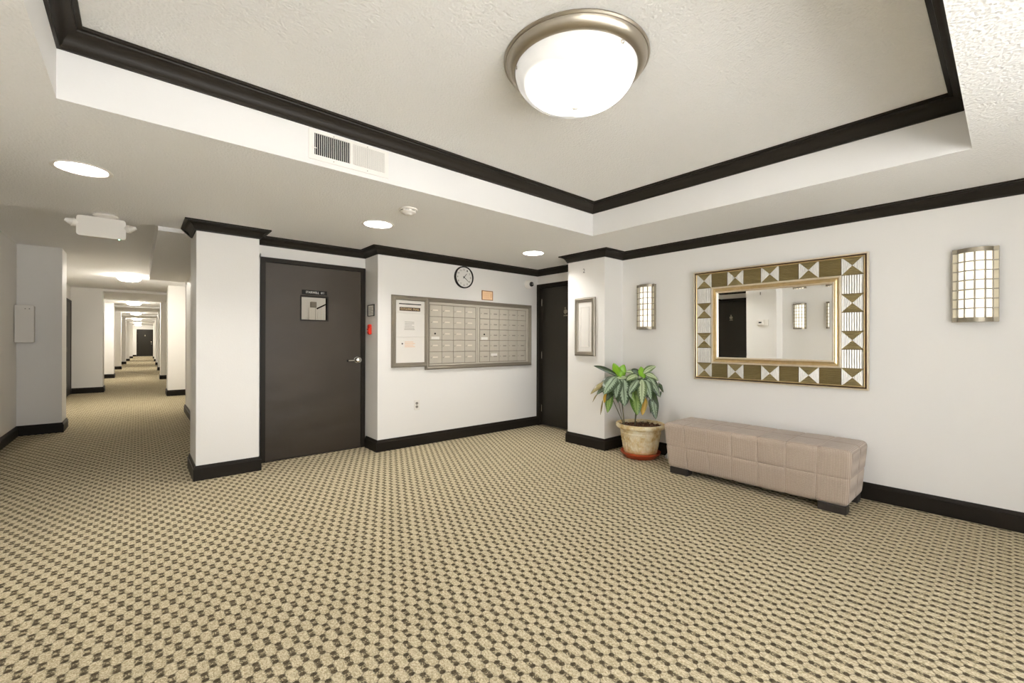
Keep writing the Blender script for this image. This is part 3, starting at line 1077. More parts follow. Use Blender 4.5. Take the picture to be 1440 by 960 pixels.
# ------------------------------------------------------------------ sconces (local: origin on the wall, -y to the viewer)
def make_sconce(label, loc, rz):
    r = thing('wall_sconce', label, 'wall lamp', loc, rz, 'square grid wall sconces')
    hw, hh = .1095, .250
    obj('back_plate', MB().bevbox(-hw, hw, -.012, 0, -hh, hh, .003), 'sconce_metal', r)
    R = .083
    A = math.radians(64)
    yb = -.040

    def arc(t, r_=R):
        return (r_ * math.sin(t) / math.sin(A) * .98, yb - r_ * .55 * (math.cos(t) - math.cos(A)) / (1 - math.cos(A)))
    ns = 24
    mb = MB()
    vs_ = []
    for i in range(ns + 1):
        x, y = arc(-A + 2 * A * i / ns)
        vs_ += [(x, y, -.222), (x, y, .222)]
    mb.add(vs_, [(2 * i, 2 * i + 2, 2 * i + 3, 2 * i + 1) for i in range(ns)])
    obj('glass_shade', mb, 'sconce_glass', r, True)
    # wings either side
    for s in (-1, 1):
        x0, x1 = sorted((s * .080, s * (hw - .002)))
        obj('side_glass', MB().box(x0, x1, yb + .004, yb + .010, -.222, .222), 'sconce_wing', r)
        obj('side_cheek', MB().box(*sorted((s * (hw - .003), s * hw)), yb, -.012, -.236, .236), 'sconce_metal', r)
    # top and bottom caps follow the bow
    for s in (-1, 1):
        z0, z1 = sorted((s * .220, s * .2495))
        pts = [(-hw, -.012), (-hw, yb - .004), (-.084, yb - .006)]
        pts += [arc(-A + 2 * A * i / ns, R * 1.07) for i in range(ns + 1)]
        pts += [(.084, yb - .006), (hw, yb - .004), (hw, -.012)]
        k = len(pts)
        v = [(x, y, z0) for x, y in pts] + [(x, y, z1) for x, y in pts]
        f = [tuple(range(k))[::-1], tuple(range(k, 2 * k))] + [(i, (i + 1) % k, k + (i + 1) % k, k + i) for i in range(k)]
        f = [tuple(q[::-1]) for q in f]
        obj('end_cap', MB().add(v, f), 'sconce_metal', r)
    # upright bars
    for t in (-A, -A / 2, 0, A / 2, A):
        x, y = arc(t)
        obj('upright_bar', MB().box(x - .0042, x + .0042, y - .006, y + .004, -.222, .222), 'sconce_metal', r)
    # cross bars: 6, running over the bow and the wings
    for k in range(1, 7):
        z = -.222 + .444 * k / 7
        pts = [(-hw, yb + .002)] + [arc(-A + 2 * A * i / 12) for i in range(13)] + [(hw, yb + .002)]
        v = []
        for x, y in pts:
            v += [(x, y - .005, z - .0038), (x, y - .005, z + .0038), (x, y + .004, z + .0038), (x, y + .004, z - .0038)]
        f = []
        for i in range(len(pts) - 1):
            a, b = 4 * i, 4 * i + 4
            for e in range(4):
                g = (e + 1) % 4
                f.append((a + e, a + g, b + g, b + e))
        obj('cross_bar', MB().add(v, f), 'sconce_metal', r)
    return r


SZ = 1.615
s1 = make_sconce('lit sconce with a square grid between the plant pillar and the mirror', (XR, 2.669, SZ), -PI / 2)
dup(s1, (XR, .158, SZ), -PI / 2, 'lit sconce with a square grid on the wall right of the mirror')
dup(s1, (XL, 2.687, SZ), PI / 2, 'lit sconce on the opposite wall, wholly visible inside the mirror')
dup(s1, (XL, 2.150, SZ), PI / 2, 'lit sconce on the opposite wall, cut by the right edge of the mirror glass')

# ------------------------------------------------------------------ the mirror (local x right = -Y world; tilted forward a touch)
mr_ = thing('wall_mirror', 'large mirror in a gold frame of geometric square tiles, above the bench', 'mirror', (XR - .004, 1.417, .850), -PI / 2)
mr_.rotation_euler = (math.radians(0.65), 0, -PI / 2)
MW, MH = .697, 1.080       # half width, height
TS = .1485                 # tile


def rect_frame(name, hx0, z0, z1, prof, m, parent, smooth=30):
    """mitred frame; prof of (inset, y)"""
    pts = [(-hx0, z0, 1, 1), (hx0, z0, -1, 1), (hx0, z1, -1, -1), (-hx0, z1, 1, -1)]
    k = len(prof)
    vs_ = []
    for px_, pz_, sx_, sz_ in pts:
        vs_ += [(px_ + sx_ * a, b, pz_ + sz_ * a) for a, b in prof]
    fs = []
    for i in range(4):
        j = (i + 1) % 4
        for a in range(k - 1):
            fs.append((i * k + a, i * k + a + 1, j * k + a + 1, j * k + a))
    return obj(name, MB().add(vs_, fs), m, parent, smooth)


rect_frame('outer_rail', MW, 0, MH, [(0, 0), (0, -.030), (.003, -.036), (.009, -.037), (.013, -.032)], 'champagne', mr_)
rect_frame('groove', MW - .012, .012, MH - .012, [(0, -.033), (.003, -.022), (.009, -.020), (.011, -.026)], 'groove', mr_)
rect_frame('gold_bead', MW - .022, .022, MH - .022, [(0, -.024), (.001, -.030), (.005, -.033), (.009, -.030), (.010, -.018)], 'gold', mr_)
tx0, tz0 = -(TS * 4.5), .5 * MH - TS * 3.5
obj('tile_bed', MB().box(-MW + .02, -TS * 3.5, -.018, -.004, .02, MH - .02).box(TS * 3.5, MW - .02, -.018, -.004, .02, MH - .02)
    .box(-TS * 3.5, TS * 3.5, -.018, -.004, .02, .02 + TS + .01).box(-TS * 3.5, TS * 3.5, -.018, -.004, MH - .03 - TS, MH - .02), 'groove', mr_)
# tiles: crossed ones of nested ridges, striped ones, plain combed ones
h = TS / 2 - .0012
mbt = MB()
NR = 7
for k in range(NR):
    a0, a1 = h * (1 - k / NR), h * (1 - (k + 1) / NR)
    am = (a0 + a1) / 2
    for q in range(4):
        def sq(a, y):
            c_ = [(-a, -a), (a, -a), (a, a), (-a, a)]
            p0, p1 = c_[q], c_[(q + 1) % 4]
            return (p0[0], y, p0[1]), (p1[0], y, p1[1])
        b0, b1 = sq(a0, -.0185)
        m0, m1 = sq(am, -.0208)
        e0, e1 = sq(a1, -.0185)
        mbt.add([b0, b1, m1, m0], [(0, 1, 2, 3)], 0 if q in (0, 2) else 1)
        mbt.add([m0, m1, e1, e0], [(0, 1, 2, 3)], 0 if q in (0, 2) else 1)
cross_m = mesh('crossed_tile', mbt, ['tile_gold', 'tile_silver'])


def ridged(vertical, n_, m):
    mb = MB()
    for k in range(n_):
        a0, a1 = -h + 2 * h * k / n_, -h + 2 * h * (k + 1) / n_
        am = (a0 + a1) / 2
        for s, e, ys, ye in ((a0, am, -.0185, -.0225), (am, a1, -.0225, -.0185)):
            if vertical:
                mb.add([(s, ys, -h), (e, ye, -h), (e, ye, h), (s, ys, h)], [(0, 1, 2, 3)])
            else:
                mb.add([(-h, ys, s), (h, ys, s), (h, ye, e), (-h, ye, e)], [(0, 1, 2, 3)])
    return mesh('striped_tile' if vertical else 'combed_tile', mb, m)


stripe_m = ridged(True, 9, 'tile_silver')
comb_m = ridged(False, 16, 'tile_gold')
for i in range(9):
    for j in range(7):
        if 0 < i < 8 and 0 < j < 6:
            continue
        x = tx0 + TS * (i + .5)
        z = tz0 + TS * (j + .5)
        edge_col = i in (0, 8)
        if edge_col:
            me_, nm_ = (cross_m, 'crossed_tile') if j % 2 == 0 else (stripe_m, 'striped_tile')
        else:
            me_, nm_ = (cross_m, 'crossed_tile') if i % 2 == 0 else (comb_m, 'combed_tile')
        link(nm_, me_, mr_, (x, 0, z))
ix, iz0, iz1 = TS * 3.5 + .004, tz0 + TS - .004, tz0 + TS * 6 + .004
rect_frame('inner_silver_rail', ix, iz0, iz1, [(0, -.016), (.001, -.026), (.006, -.030), (.014, -.029), (.018, -.024)], 'champagne', mr_)
rect_frame('inner_gold_cove', ix - .018, iz0 + .018, iz1 - .018, [(0, -.024), (.004, -.017), (.013, -.014), (.024, -.019), (.030, -.028)], 'gold', mr_)
rect_frame('inner_lip', ix - .048, iz0 + .048, iz1 - .048, [(0, -.028), (.004, -.031), (.011, -.028), (.015, -.018), (.016, -.008)], 'champagne', mr_)
gx, gz_0, gz_1 = ix - .060, iz0 + .060, iz1 - .060
bw = .022
gm = MB().add([(-gx + bw, -.0090, gz_0 + bw), (gx - bw, -.0090, gz_0 + bw), (gx - bw, -.0090, gz_1 - bw), (-gx + bw, -.0090, gz_1 - bw)], [(0, 1, 2, 3)])
gl = obj('mirror_glass', gm, 'mirror', mr_)
yb_ = -.0090 - bw * math.tan(math.radians(1.7))
o4 = [(-gx, gz_0), (gx, gz_0), (gx, gz_1), (-gx, gz_1)]
i4 = [(-gx + bw, gz_0 + bw), (gx - bw, gz_0 + bw), (gx - bw, gz_1 - bw), (-gx + bw, gz_1 - bw)]
bm_ = MB().add([(x, yb_, z) for x, z in o4] + [(x, -.0090, z) for x, z in i4], [(i, (i + 1) % 4, 4 + (i + 1) % 4, 4 + i) for i in range(4)])
obj('bevel', bm_, 'mirror', gl)

# ------------------------------------------------------------------ tray lamp
lp = thing('ceiling_lamp', 'large round frosted ceiling lamp with a brushed nickel ring in the raised ceiling', 'ceiling lamp', (1.6, 1.385, TZ))
obj('metal_ring', MB().lathe([(.346, 0), (.347, -.006), (.341, -.012), (.337, -.012), (.335, -.018), (.328, -.032), (.314, -.044), (.300, -.050), (.294, -.050), (.290, -.044), (.290, -.030)], 72, caps=False), 'nickel', lp, 40)
prof = []
for i in range(15):
    t = i / 14 * PI / 2
    prof.append((.2915 * math.cos(t) ** .92 if i < 14 else 0.0, -.040 - .168 * math.sin(t)))
obj('glass_bowl', MB().lathe(prof, 72, caps=False), 'dome_glass', lp, True)
fin = obj('finial', MB().lathe([(.008, -.203), (.019, -.208), (.022, -.213), (.017, -.220), (.007, -.225), (0, -.226)], 20), 'cream_panel', lp, 40)
for ang in (math.radians(30), math.radians(150), math.radians(-95)):
    cx_, cy_ = .285 * math.cos(ang), .285 * math.sin(ang)
    cl = MB().lathe([(.009, 0), (.011, -.006), (.007, -.012), (0, -.013)], 12, (cx_, cy_, -.052))
    cl.lathe([(.004, .012), (.004, 0)], 8, (cx_, cy_, -.052))
    obj('clip', cl, 'nickel', lp, 40)

# ------------------------------------------------------------------ recessed lamps
can_ring = mesh('trim_ring', MB().lathe([(.140, 0), (.140, -.004), (.132, -.006), (.120, -.004), (.118, .0)], 40, caps=False), 'white_metal', 40)
can_cone = mesh('reflector', MB().lathe([(.119, -.003), (.116, .0), (.110, CAN_D - .006)], 40, caps=False), 'white_metal', 40)
can_lens = mesh('lens', MB().lathe([(.111, CAN_D - .006), (.05, CAN_D - .012), (0, CAN_D - .014)], 40, caps=False), 'can_lens', 30)
can_pin = mesh('lamp_holder', MB().box(.045, .049, -.012, .012, .066, .094).box(.030, .034, -.008, .004, .070, .094), 'cream_panel')
for lab, x, y in (('round recessed ceiling light nearest the corridor mouth, left of the exit sign', -.26, 3.715),
                  ('round recessed ceiling light between the stairwell door and the smoke detector', 1.62, 3.705),
                  ('round recessed ceiling light in front of the dark door by the mailboxes', 3.524, 3.69)):
    r = thing('recessed_light', lab, 'ceiling light', (x, y, ZC), 0, 'recessed lobby lights')
    link('trim_ring', can_ring, r)
    link('reflector', can_cone, r)
    link('lens', can_lens, r)
    if x < 0:
        link('lamp_holder', can_pin, r)

# smoke detector
sd_ = thing('smoke_detector', 'white round smoke detector on the lobby ceiling below the air vent', 'smoke detector', (1.612, 3.12, ZC))
obj('base', MB().lathe([(.072, 0), (.073, -.008), (.068, -.012)], 32), 'white_plastic', sd_, 40)
obj('head', MB().lathe([(.060, -.010), (.062, -.022), (.058, -.030), (.036, -.036), (.030, -.044), (.024, -.048), (0, -.048)], 32), 'white_plastic', sd_, 40)
for k in range(8):
    t = 2 * PI * k / 8 + .2
    x, y = .0605 * math.cos(t), .0605 * math.sin(t)
    tx_, ty_ = -math.sin(t) * .014, math.cos(t) * .014
    nx_, ny_ = math.cos(t) * .003, math.sin(t) * .003
    v = []
    for z in (-.016, -.020):
        v += [(x - tx_ - nx_, y - ty_ - ny_, z), (x + tx_ - nx_, y + ty_ - ny_, z), (x + tx_ + nx_, y + ty_ + ny_, z), (x - tx_ + nx_, y - ty_ + ny_, z)]
    obj('slot', MB().add(v, [(0, 1, 2, 3), (7, 6, 5, 4), (0, 4, 5, 1), (1, 5, 6, 2), (2, 6, 7, 3), (3, 7, 4, 0)]), 'dark_print', sd_)

# ------------------------------------------------------------------ air vent on the tray fascia
av = thing('air_vent', 'white louvred air vent on the raised ceiling edge', 'vent', (1.002, TY1, 2.385))
vf = MB()
VX, VZ0, VZ1 = .248, -.088, .086
gz0_, gz1_ = -.058, .070
banks_v = [(-.217, -.006), (.012, .222)]
vf.box(-VX, banks_v[0][0], -.006, 0, VZ0, VZ1)
vf.box(banks_v[0][1], banks_v[1][0], -.006, 0, VZ0, VZ1)
vf.box(banks_v[1][1], VX, -.006, 0, VZ0, VZ1)
for a, b in banks_v:
    vf.box(a, b, -.006, 0, VZ0, gz0_)
    vf.box(a, b, -.006, 0, gz1_, VZ1)
obj('face_plate', vf, 'white_metal', av)
obj('duct_shade', MB().box(-.225, .228, -.0008, -.0002, -.064, .076), 'dark_gap', av)  # near-black sheet stands in for the shade inside the duct
for bi, (a, b) in enumerate(banks_v):
    n_ = 18 if bi == 0 else 16
    pw = (b - a) / n_
    ang = math.radians(82 if bi == 0 else -42)
    w_ = .0085 if bi == 0 else .0115
    dx, dy = math.cos(ang) * w_ / 2, math.sin(ang) * w_ / 2
    tx_, ty_ = -math.sin(ang) * .0011, math.cos(ang) * .0011
    v = []
    for z in (gz0_, gz1_):
        v += [(-dx - tx_, -dy - ty_, z), (dx - tx_, dy - ty_, z), (dx + tx_, dy + ty_, z), (-dx + tx_, -dy + ty_, z)]
    lm_ = mesh('louvre', MB().add(v, [(3, 2, 1, 0), (4, 5, 6, 7), (0, 1, 5, 4), (1, 2, 6, 5), (2, 3, 7, 6), (3, 0, 4, 7)]), 'white_metal')
    for k in range(n_):
        link('louvre', lm_, av, (a + pw * (k + .5), -.0058, 0))
for x, z in ((-.105, .078), (-.105, -.074), (.105, .078), (.105, -.074)):
    obj('screw', MB().lathe([(.003, .006), (.003, .0075), (0, .008)], 8, (x, 0, z), axis='Y'), 'grey_print', av)
lever = MB().box(-.232, -.205, -.011, -.008, -.022, -.018).box(-.228, -.225, -.008, -.006, -.036, -.004)
obj('damper_lever', lever, 'white_metal', av)

# ------------------------------------------------------------------ emergency sign with two lamp heads
ex = thing('emergency_light', 'white emergency sign with two lamp heads hanging from the ceiling at the corridor', 'emergency light', (-.231, 4.972, ZC))
obj('canopy', MB().lathe([(.082, 0), (.083, -.012), (.072, -.022), (.020, -.026)], 32, (.022, 0, 0)), 'white_plastic', ex, 40)
bx = MB()
pts = []
hw_, hh_, rr = .150, .082, .022
for cx_, cz_, a0 in ((hw_ - rr, hh_ - rr, 0), (-hw_ + rr, hh_ - rr, 90), (-hw_ + rr, -hh_ + rr, 180), (hw_ - rr, -hh_ + rr, 270)):
    for k in range(6):
        t = math.radians(a0 + 90 * k / 5)
        pts.append((cx_ + rr * math.cos(t), cz_ + rr * math.sin(t) - .107))
k_ = len(pts)
v = [(x, -.028, z) for x, z in pts] + [(x, .028, z) for x, z in pts]
bx.add(v, [tuple(range(k_)), tuple(range(k_, 2 * k_))[::-1]] + [(i, k_ + i, k_ + (i + 1) % k_, (i + 1) % k_) for i in range(k_)])
obj('housing', bx, 'white_plastic', ex, 40)
for s in (-1, 1):
    hb = MB()
    hb.tube((s * .146, 0, -.092), (s * .176, -.006, -.086), .030, .037, 16)
    hb.tube((s * .176, -.006, -.086), (s * .204, -.014, -.078), .031, .020, 16)
    hb.tube((s * .200, -.013, -.079), (s * .216, -.017, -.074), .019, .014, 12)
    obj('lamp_head', hb, 'white_plastic', ex, 40)
obj('indicator_light', MB().lathe([(.005, 0), (.005, -.004), (0, -.006)], 10, (.108, -.012, -.188)), 'green_led', ex)

# ------------------------------------------------------------------ panel box at the left
ab = thing('alarm_panel', 'white steel alarm panel box on the wall at the left of the corridor', 'panel box', (-1.083, 8.28, 1.43))
obj('cabinet', MB().bevbox(-.083, .074, -.150, 0, -.230, .230, .004), 'mailsteel', ab)  # greyer than the door: the shaded side is put into the colour
dd = obj('door', MB().bevbox(-.083, .085, -.175, -.157, -.238, .238, .006), 'white_metal', ab)
for x in (.010, .045):
    obj('indicator', MB().lathe([(.006, .175), (.006, .179), (0, .180)], 10, (x, 0, .19), axis='Y'), 'grey_print', dd)

# ------------------------------------------------------------------ corridor lamps
hall_base = mesh('base', MB().lathe([(.19, 0), (.19, -.02), (.17, -.025)], 36), 'white_metal', 40)
hall_lens = mesh('glass_shade', MB().lathe([(.175, -.02), (.170, -.055), (.13, -.085), (.06, -.097), (0, -.1)], 36, caps=False), 'hall_lens', True)
names = ['nearest', 'second nearest', 'third', 'fourth', 'fifth', 'farthest']
for i, y in enumerate((11.0, 18.3, 25.0, 31.5, 37.8, 43.0)):
    r = thing('corridor_lamp', '%s of the flush round ceiling lamps along the corridor' % names[i], 'ceiling lamp', (-.13 + .004 * (y - 11), y, HZ), 0, 'corridor ceiling lamps')
    link('base', hall_base, r)
    link('glass_shade', hall_lens, r)

# ------------------------------------------------------------------ the bench
BY0, BY1, BX0, BX1 = .715, 2.150, 3.742, 4.275
BZ0, BZ1 = .052, .466
bn = thing('upholstered_bench', 'long taupe tufted fabric bench on dark block feet under the mirror', 'bench', ((BX0 + BX1) / 2, (BY0 + BY1) / 2, 0))


def bench_mesh():
    a, b, c_ = (BX1 - BX0) / 2, (BY1 - BY0) / 2, (BZ1 - BZ0) / 2
    zc = (BZ1 + BZ0) / 2
    rad = .040
    nx_, ny_, nz_ = 44, 224, 44
    key = {}
    mb = MB()

    def seam(u, n_, w_=.010):
        # u in 0..1 split into n_ cells; 1 at cell middle, 0 on the seam
        s = u * n_
        d = abs(s - round(s)) / n_
        return d

    def shape(x, y, z):
        q = Vector((max(-a + rad, min(a - rad, x)), max(-b + rad, min(b - rad, y)), max(-c_ + rad, min(c_ - rad, z))))
        d = Vector((x, y, z)) - q
        nrm = d.normalized() if d.length > 1e-9 else Vector((0, 0, 1))
        p = q + nrm * rad
        # quilting: distance to nearest seam
        ds = []
        u, v_, w_ = (x + a) / (2 * a), (y + b) / (2 * b), (z + c_) / (2 * c_)
        ny_s = abs(v_ * 7 - round(v_ * 7)) / 7 * 2 * b if 0.02 < v_ < 0.98 else 1
        nx_s = abs(u * 2 - round(u * 2)) / 2 * 2 * a if 0.05 < u < 0.95 else 1
        wz = (z + c_) / (2 * c_)
        nz_s = abs(wz - .50) * 2 * c_
        if abs(nrm.z) > .8:
            s_ = min(ny_s, nx_s)
        elif abs(nrm.x) > .6:
            s_ = min(ny_s, nz_s)
        else:
            s_ = min(nz_s, nx_s)
        t = min(1, s_ / .030)
        puff = -.0030 * (1 - t) ** 2.0 - .0035 * math.exp(-(s_ / .005) ** 2)
        p = p + nrm * puff
        # taper: narrower at the foot, a soft crown on the top
        k = (p.z + c_) / (2 * c_)
        ins = .034 * (1 - k)
        p.x *= (a - ins) / a
        p.y *= (b - ins) / b
        if nrm.z > .3:
            p.z += .006 * (1 - (p.x / a) ** 2) * (1 - (p.y / b) ** 4)
        p.z += .0015 * math.sin(p.y * 9.0)
        return (p.x, p.y, p.z + zc)

    def vert(x, y, z):
        k = (round(x, 5), round(y, 5), round(z, 5))
        if k not in key:
            key[k] = len(mb.v)
            mb.v.append(shape(x, y, z))
        return key[k]

    def grid(n1, n2, fn):
        for i in range(n1):
            for j in range(n2):
                q = (fn(i, j), fn(i + 1, j), fn(i + 1, j + 1), fn(i, j + 1))
                mb.f.append(tuple(vert(*p) for p in q))
                mb.mi.append(0)
    X = lambda i: -a + 2 * a * i / nx_
    Y = lambda i: -b + 2 * b * i / ny_
    Z = lambda i: -c_ + 2 * c_ * i / nz_
    grid(nx_, ny_, lambda i, j: (X(i), Y(j), c_))
    grid(ny_, nx_, lambda i, j: (X(j), Y(i), -c_))
    grid(ny_, nz_, lambda i, j: (a, Y(i), Z(j)))
    grid(nz_, ny_, lambda i, j: (-a, Y(j), Z(i)))
    grid(nx_, nz_, lambda i, j: (X(i), -b, Z(j)))
    grid(nz_, nx_, lambda i, j: (X(j), b, Z(i)))
    return mb


obj('upholstery', bench_mesh(), 'fabric', bn, True)
for x in (3.780, 4.140):
    for y in (.757, 1.922):
        px_, py_ = x - (BX0 + BX1) / 2, y - (BY0 + BY1) / 2
        obj('leg', MB().bevbox(px_, px_ + .095, py_, py_ + .172, 0, .06, .004), 'black_leg', bn)

# ------------------------------------------------------------------ potted plant and its saucer
PX, PY = 4.055, 2.585
sa = thing('plant_saucer', 'round terracotta saucer under the stone-look plant pot', 'saucer', (PX, PY, 0))
obj('dish', MB().lathe([(.150, .001), (.158, .004), (.178, .034), (.196, .040), (.204, .052), (.208, .066), (.203, .067), (.198, .054), (.186, .044), (.160, .018), (.02, .016), (0, .016)], 48, caps=False), 'terracotta', sa, 40)
pp_ = thing('potted_plant', 'leafy silver-green houseplant in a weathered stone-look pot beside the bench', 'plant', (PX, PY, .017))
PZ = .017


def pot_mesh():
    prof = [(.150, 0), (.158, .004), (.163, .040), (.170, .046), (.172, .054), (.169, .060), (.188, .170), (.202, .236), (.208, .240), (.210, .250), (.206, .256),
            (.214, .290), (.222, .294), (.240, .296), (.249, .304), (.254, .320), (.252, .338), (.244, .345), (.232, .345), (.226, .336), (.222, .310), (.219, .290)]
    seg = 72
    mb = MB().lathe(prof, seg, caps=False)
    mb.add([(.150 * math.cos(2 * PI * i / seg), .150 * math.sin(2 * PI * i / seg), 0) for i in range(seg)], [tuple(range(seg))[::-1]])
    return mb


obj('pot', pot_mesh(), 'pot', pp_, 40)
# raised vine ornament round the belly of the pot
orn = MB()
for k in range(14):
    t0 = 2 * PI * k / 14
    for s in (-1, 1):
        prev = None
        for i in range(7):
            u = i / 6
            t = t0 + s * .10 * math.sin(u * PI) + .05 * s
            z = .072 + .150 * u
            r = .1712 + (z - .06) * .173 + .001
            p = (r * math.cos(t), r * math.sin(t), z)
            if prev:
                orn.tube(prev, p, .0042, .0042, 5)
            prev = p
    for u in (.25, .6, .85):
        z = .072 + .150 * u
        r = .1712 + (z - .06) * .173
        t = t0 + .06 * math.sin(u * 9)
        orn.tube((r * math.cos(t), r * math.sin(t), z), ((r + .006) * math.cos(t), (r + .006) * math.sin(t), z), .012, .006, 6)
oo = obj('relief_ornament', orn, 'pot', pp_)
oo['kind'] = 'stuff'
so_ = MB()
sv, sf = [(0, 0, .318)], []
for r in range(1, 9):
    for i in range(36):
        t = 2 * PI * i / 36
        rr_ = .224 * r / 8
        sv.append((rr_ * math.cos(t), rr_ * math.sin(t), .312 + .010 * random.random() - .008 * (r / 8) ** 2))
for i in range(36):
    sf.append((0, 1 + i, 1 + (i + 1) % 36))
for r in range(7):
    for i in range(36):
        a_, b_ = 1 + r * 36 + i, 1 + r * 36 + (i + 1) % 36
        sf.append((a_, a_ + 36, b_ + 36, b_))
so_.add(sv, sf)
soil = obj('soil', so_, 'soil', pp_)
chips = MB()
for k in range(90):
    r = .215 * math.sqrt(random.random())
    t = random.random() * 2 * PI
    c0 = Vector((r * math.cos(t), r * math.sin(t), .322))
    d = Vector((random.uniform(-1, 1), random.uniform(-1, 1), random.uniform(-.2, .2))).normalized() * .014
    chips.tube(tuple(c0 - d), tuple(c0 + d), .005, .003, 4)
ch_ = obj('bark_chips', chips, 'soil', soil)
ch_['kind'] = 'stuff'

LEAVES = [
((-0.191, 0.165, 0.861),(-0.379, 0.329, 0.968),0.043,'d',0.03),
((-0.167, 0.145, 0.834),(-0.236, 0.178, 0.999),0.078,'y',0.00),
((-0.167, 0.145, 0.834),(-0.114, 0.125, 0.982),0.083,'y',0.00),
((-0.216, 0.147, 0.851),(-0.426, 0.157, 0.68),0.133,'s',0.05),
((-0.248, 0.215, 0.808),(-0.467, 0.299, 0.674),0.056,'b',0.04),
((-0.161, 0.179, 0.84),(-0.315, 0.299, 0.758),0.061,'d',0.05),
((-0.221, 0.178, 0.799),(-0.404, 0.27, 0.666),0.066,'s',0.04),
((-0.226, 0.13, 0.834),(-0.324, 0.083, 0.643),0.099,'s',0.04),
((-0.177, 0.1, 0.833),(-0.264, 0.017, 0.559),0.142,'s',0.05),
((-0.102, 0.088, 0.839),(-0.229, 0.172, 0.825),0.051,'p',0.02),
((-0.253, 0.206, 0.698),(-0.299, 0.206, 0.473),0.078,'g',0.02),
((-0.276, 0.239, 0.69),(-0.319, 0.236, 0.574),0.043,'o',0.01),
((-0.305, 0.264, 0.602),(-0.331, 0.273, 0.445),0.016,'b',0.01),
((-0.343, 0.297, 0.674),(-0.402, 0.322, 0.583),0.014,'b',0.02),
((-0.134, 0.182, 0.826),(-0.189, 0.243, 0.651),0.101,'d',0.04),
((-0.107, 0.172, 0.825),(-0.079, 0.175, 0.637),0.101,'d',0.03),
((-0.078, 0.146, 0.831),(-0.034, 0.108, 0.652),0.095,'d',0.04),
((0.02, -0.017, 0.85),(0.003, -0.003, 0.963),0.073,'y',0.00),
((0.031, -0.014, 0.887),(0.144, -0.098, 0.963),0.058,'p',0.03),
((-0.004, 0.004, 0.868),(-0.056, 0.075, 0.931),0.058,'d',0.01),
((0.028, -0.011, 0.836),(0.06, -0.013, 0.943),0.063,'y',0.00),
((0.039, -0.033, 0.875),(0.118, -0.142, 0.812),0.066,'p',0.04),
((0.03, -0.053, 0.839),(0.06, -0.184, 0.67),0.099,'s',0.06),
((0.176, -0.113, 0.778),(0.204, -0.15, 0.683),0.046,'d',0.02),
((-0.015, -0.053, 0.822),(-0.051, -0.155, 0.632),0.104,'s',0.05),
((-0.041, -0.044, 0.829),(-0.148, -0.11, 0.582),0.086,'p',0.04),
((-0.042, -0.003, 0.82),(-0.216, 0.002, 0.681),0.099,'s',0.05),
((-0.073, 0.024, 0.713),(-0.114, -0.034, 0.459),0.109,'g',0.02),
((0.017, -0.041, 0.637),(-0.055, -0.058, 0.454),0.066,'o',0.02),
((0.092, -0.093, 0.642),(0.053, -0.152, 0.413),0.096,'s',0.03),
((0.112, -0.07, 0.632),(0.101, -0.061, 0.458),0.038,'d',0.01),
((-0.023, 0.02, 0.859),(-0.168, 0.066, 0.81),0.078,'p',0.04),
((-0.02, 0.044, 0.886),(-0.11, 0.122, 0.896),0.038,'p',0.03),
((0.185, -0.133, 0.696),(0.159, -0.137, 0.632),0.016,'d',0.01),
((-0.037, 0.085, 0.814),(-0.059, 0.117, 0.647),0.099,'d',0.03),
((0.03, 0.04, 0.801),(0.001, 0.065, 0.641),0.101,'d',0.03),
((0.088, -0.01, 0.794),(0.112, -0.018, 0.627),0.101,'d',0.03),
((0.117, -0.035, 0.801),(0.166, -0.077, 0.654),0.089,'d',0.03),
((0.022, 0.021, 0.822),(-0.022, 0.072, 0.54),0.101,'d',0.03),
((-0.150, 0.150, 0.830),(-0.330, 0.200, 0.600),0.092,'d',0.05),
((-0.160, 0.110, 0.828),(-0.185, -0.010, 0.640),0.090,'s',0.05),
((-0.120, 0.110, 0.828),(-0.120, 0.000, 0.600),0.088,'g',0.05),
((-0.140, 0.150, 0.840),(-0.060, 0.090, 0.740),0.075,'s',0.05),
((-0.150, 0.170, 0.850),(-0.090, 0.230, 0.760),0.080,'p',0.05),
((0.010, -0.020, 0.835),(-0.110, -0.050, 0.700),0.085,'d',0.05),
((0.000, -0.040, 0.830),(-0.010, -0.150, 0.600),0.088,'d',0.05),
((0.040, -0.020, 0.835),(0.130, -0.150, 0.640),0.092,'s',0.06),
((0.050, 0.000, 0.840),(0.150, -0.040, 0.700),0.090,'d',0.05),
((0.000, 0.020, 0.845),(-0.080, 0.120, 0.760),0.082,'s',0.05),
((0.060, -0.040, 0.800),(0.110, -0.150, 0.540),0.080,'d',0.04),
((-0.190, 0.140, 0.830),(-0.290, 0.080, 0.590),0.085,'d',0.05),
]
CRN = [Vector((-0.165, 0.143, 0.836)), Vector((0.007, -0.006, 0.843))]


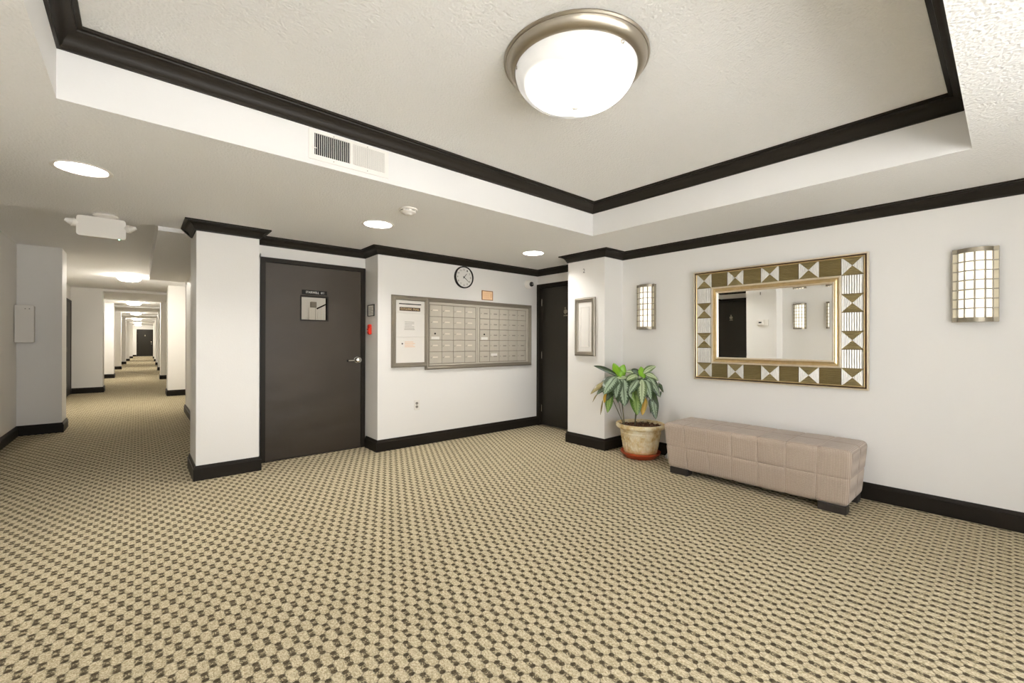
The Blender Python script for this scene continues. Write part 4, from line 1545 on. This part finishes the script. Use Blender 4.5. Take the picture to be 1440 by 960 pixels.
def leaf_mesh(B, T, w, arch):
    B, T = Vector(B), Vector(T)
    C = (B + T) / 2 + Vector((0, 0, arch * 1.2))
    nl, nw = 12, 4
    ctr = CRN[0] if (B - CRN[0]).length < (B - CRN[1]).length else CRN[1]
    out = ((B + T) / 2 - ctr)
    out.z = 0
    view = Vector((-.84, -.54, 0))
    nrm0 = (out.normalized() * .5 if out.length > 1e-4 else Vector()) + view * .8 + Vector((0, 0, .55))
    mb = MB()
    mb.uv = []
    for i in range(nl + 1):
        t = i / nl
        p = B * (1 - t) ** 2 + C * (2 * t * (1 - t)) + T * t ** 2
        d = ((C - B) * (1 - t) + (T - C) * t).normalized()
        side = d.cross(nrm0).normalized()
        n_ = side.cross(d).normalized()
        ww = w / 2 * (math.sin(PI * min(1, t ** .80 * .96 + .02)) ** .75) if t < 1 else .0006
        ww = max(ww, .0012)
        for j in range(nw + 1):
            s = (j / nw - .5) * 2
            q = p + side * (ww * s) - n_ * (ww * (-.22 * s * s)) * -1 + n_ * (.10 * ww * math.sin(t * 9 + s * 2))
            mb.v.append(tuple(q - Vector((0, 0, PZ))))
            mb.uv.append((j / nw, t))
    for i in range(nl):
        for j in range(nw):
            a_ = i * (nw + 1) + j
            mb.f.append((a_, a_ + 1, a_ + nw + 2, a_ + nw + 1))
            mb.mi.append(0)
    return mb


for B, T, w, ty, ar in LEAVES:
    o = obj('leaf', leaf_mesh(B, T, w * 1.22, ar), 'leaf_' + ty, pp_, True)
    if ty == 'y':
        o['label'] = 'bright green young leaf'
    if ty == 'o':
        o['label'] = 'yellowing leaf'
STEMS = [((-0.243, 0.21, 0.665), (-0.13, 0.112, 0.33), 0.0044), ((-0.181, 0.156, 0.608), (-0.139, 0.121, 0.36), 0.0032), ((-0.147, 0.127, 0.571), (-0.13, 0.112, 0.33), 0.0070),
         ((-0.04, 0.034, 0.47), (-0.045, 0.039, 0.33), 0.0051), ((-0.13, 0.112, 0.34), (-0.165, 0.143, 0.85), 0.0057), ((-0.045, 0.039, 0.34), (0.02, -0.01, 0.87), 0.0057),
         ((-0.243, 0.21, 0.665), (-0.213, 0.184, 0.823), 0.0038), ((-.04, .034, .45), (.10, -.07, .70), .004), ((.10, -.07, .70), (.18, -.11, .79), .003), ((-.165, .143, .60), (-.29, .25, .66), .003)]
for p, q, r in STEMS:
    p, q = Vector(p) - Vector((0, 0, PZ)), Vector(q) - Vector((0, 0, PZ))
    obj('stem', MB().tube(p, q, r, r * .85, 8), 'stem', pp_, 40)

pa = thing('power_plug', 'small white plug and cord end on the carpet between pot and bench', 'plug', (4.20, 2.355, 0))
obj('body', MB().bevbox(-.022, .022, -.018, .018, .004, .040, .008), 'white_plastic', pa)
obj('cap', MB().lathe([(.014, 0), (.014, .02), (.008, .026), (0, .027)], 14, (0, -.018, .022), axis='Y'), 'nickel', pa, 40)
obj('cord', MB().tube((.01, .016, .034), (.075, .03, .05), .005, .005, 8), 'white_plastic', pa)

# ------------------------------------------------------------------ glazed entrance behind the camera
we = MB()
for x in (ENT_X0, (ENT_X0 * 2 + ENT_X1) / 3, (ENT_X0 + ENT_X1 * 2) / 3, ENT_X1 - .05):
    we.box(x, x + .05, YB - .10, YB - .04, 0, ENT_Z1)
we.box(ENT_X0, ENT_X1, YB - .10, YB - .04, ENT_Z1 - .06, ENT_Z1)
we.box(ENT_X0, ENT_X1, YB - .10, YB - .04, 0, .08)
struct('window_1', we, 'trim')
pv = MB().box(-14, 18, -22, YB - .16, -.06, -.01)
struct('floor_outside', pv, 'pavement')
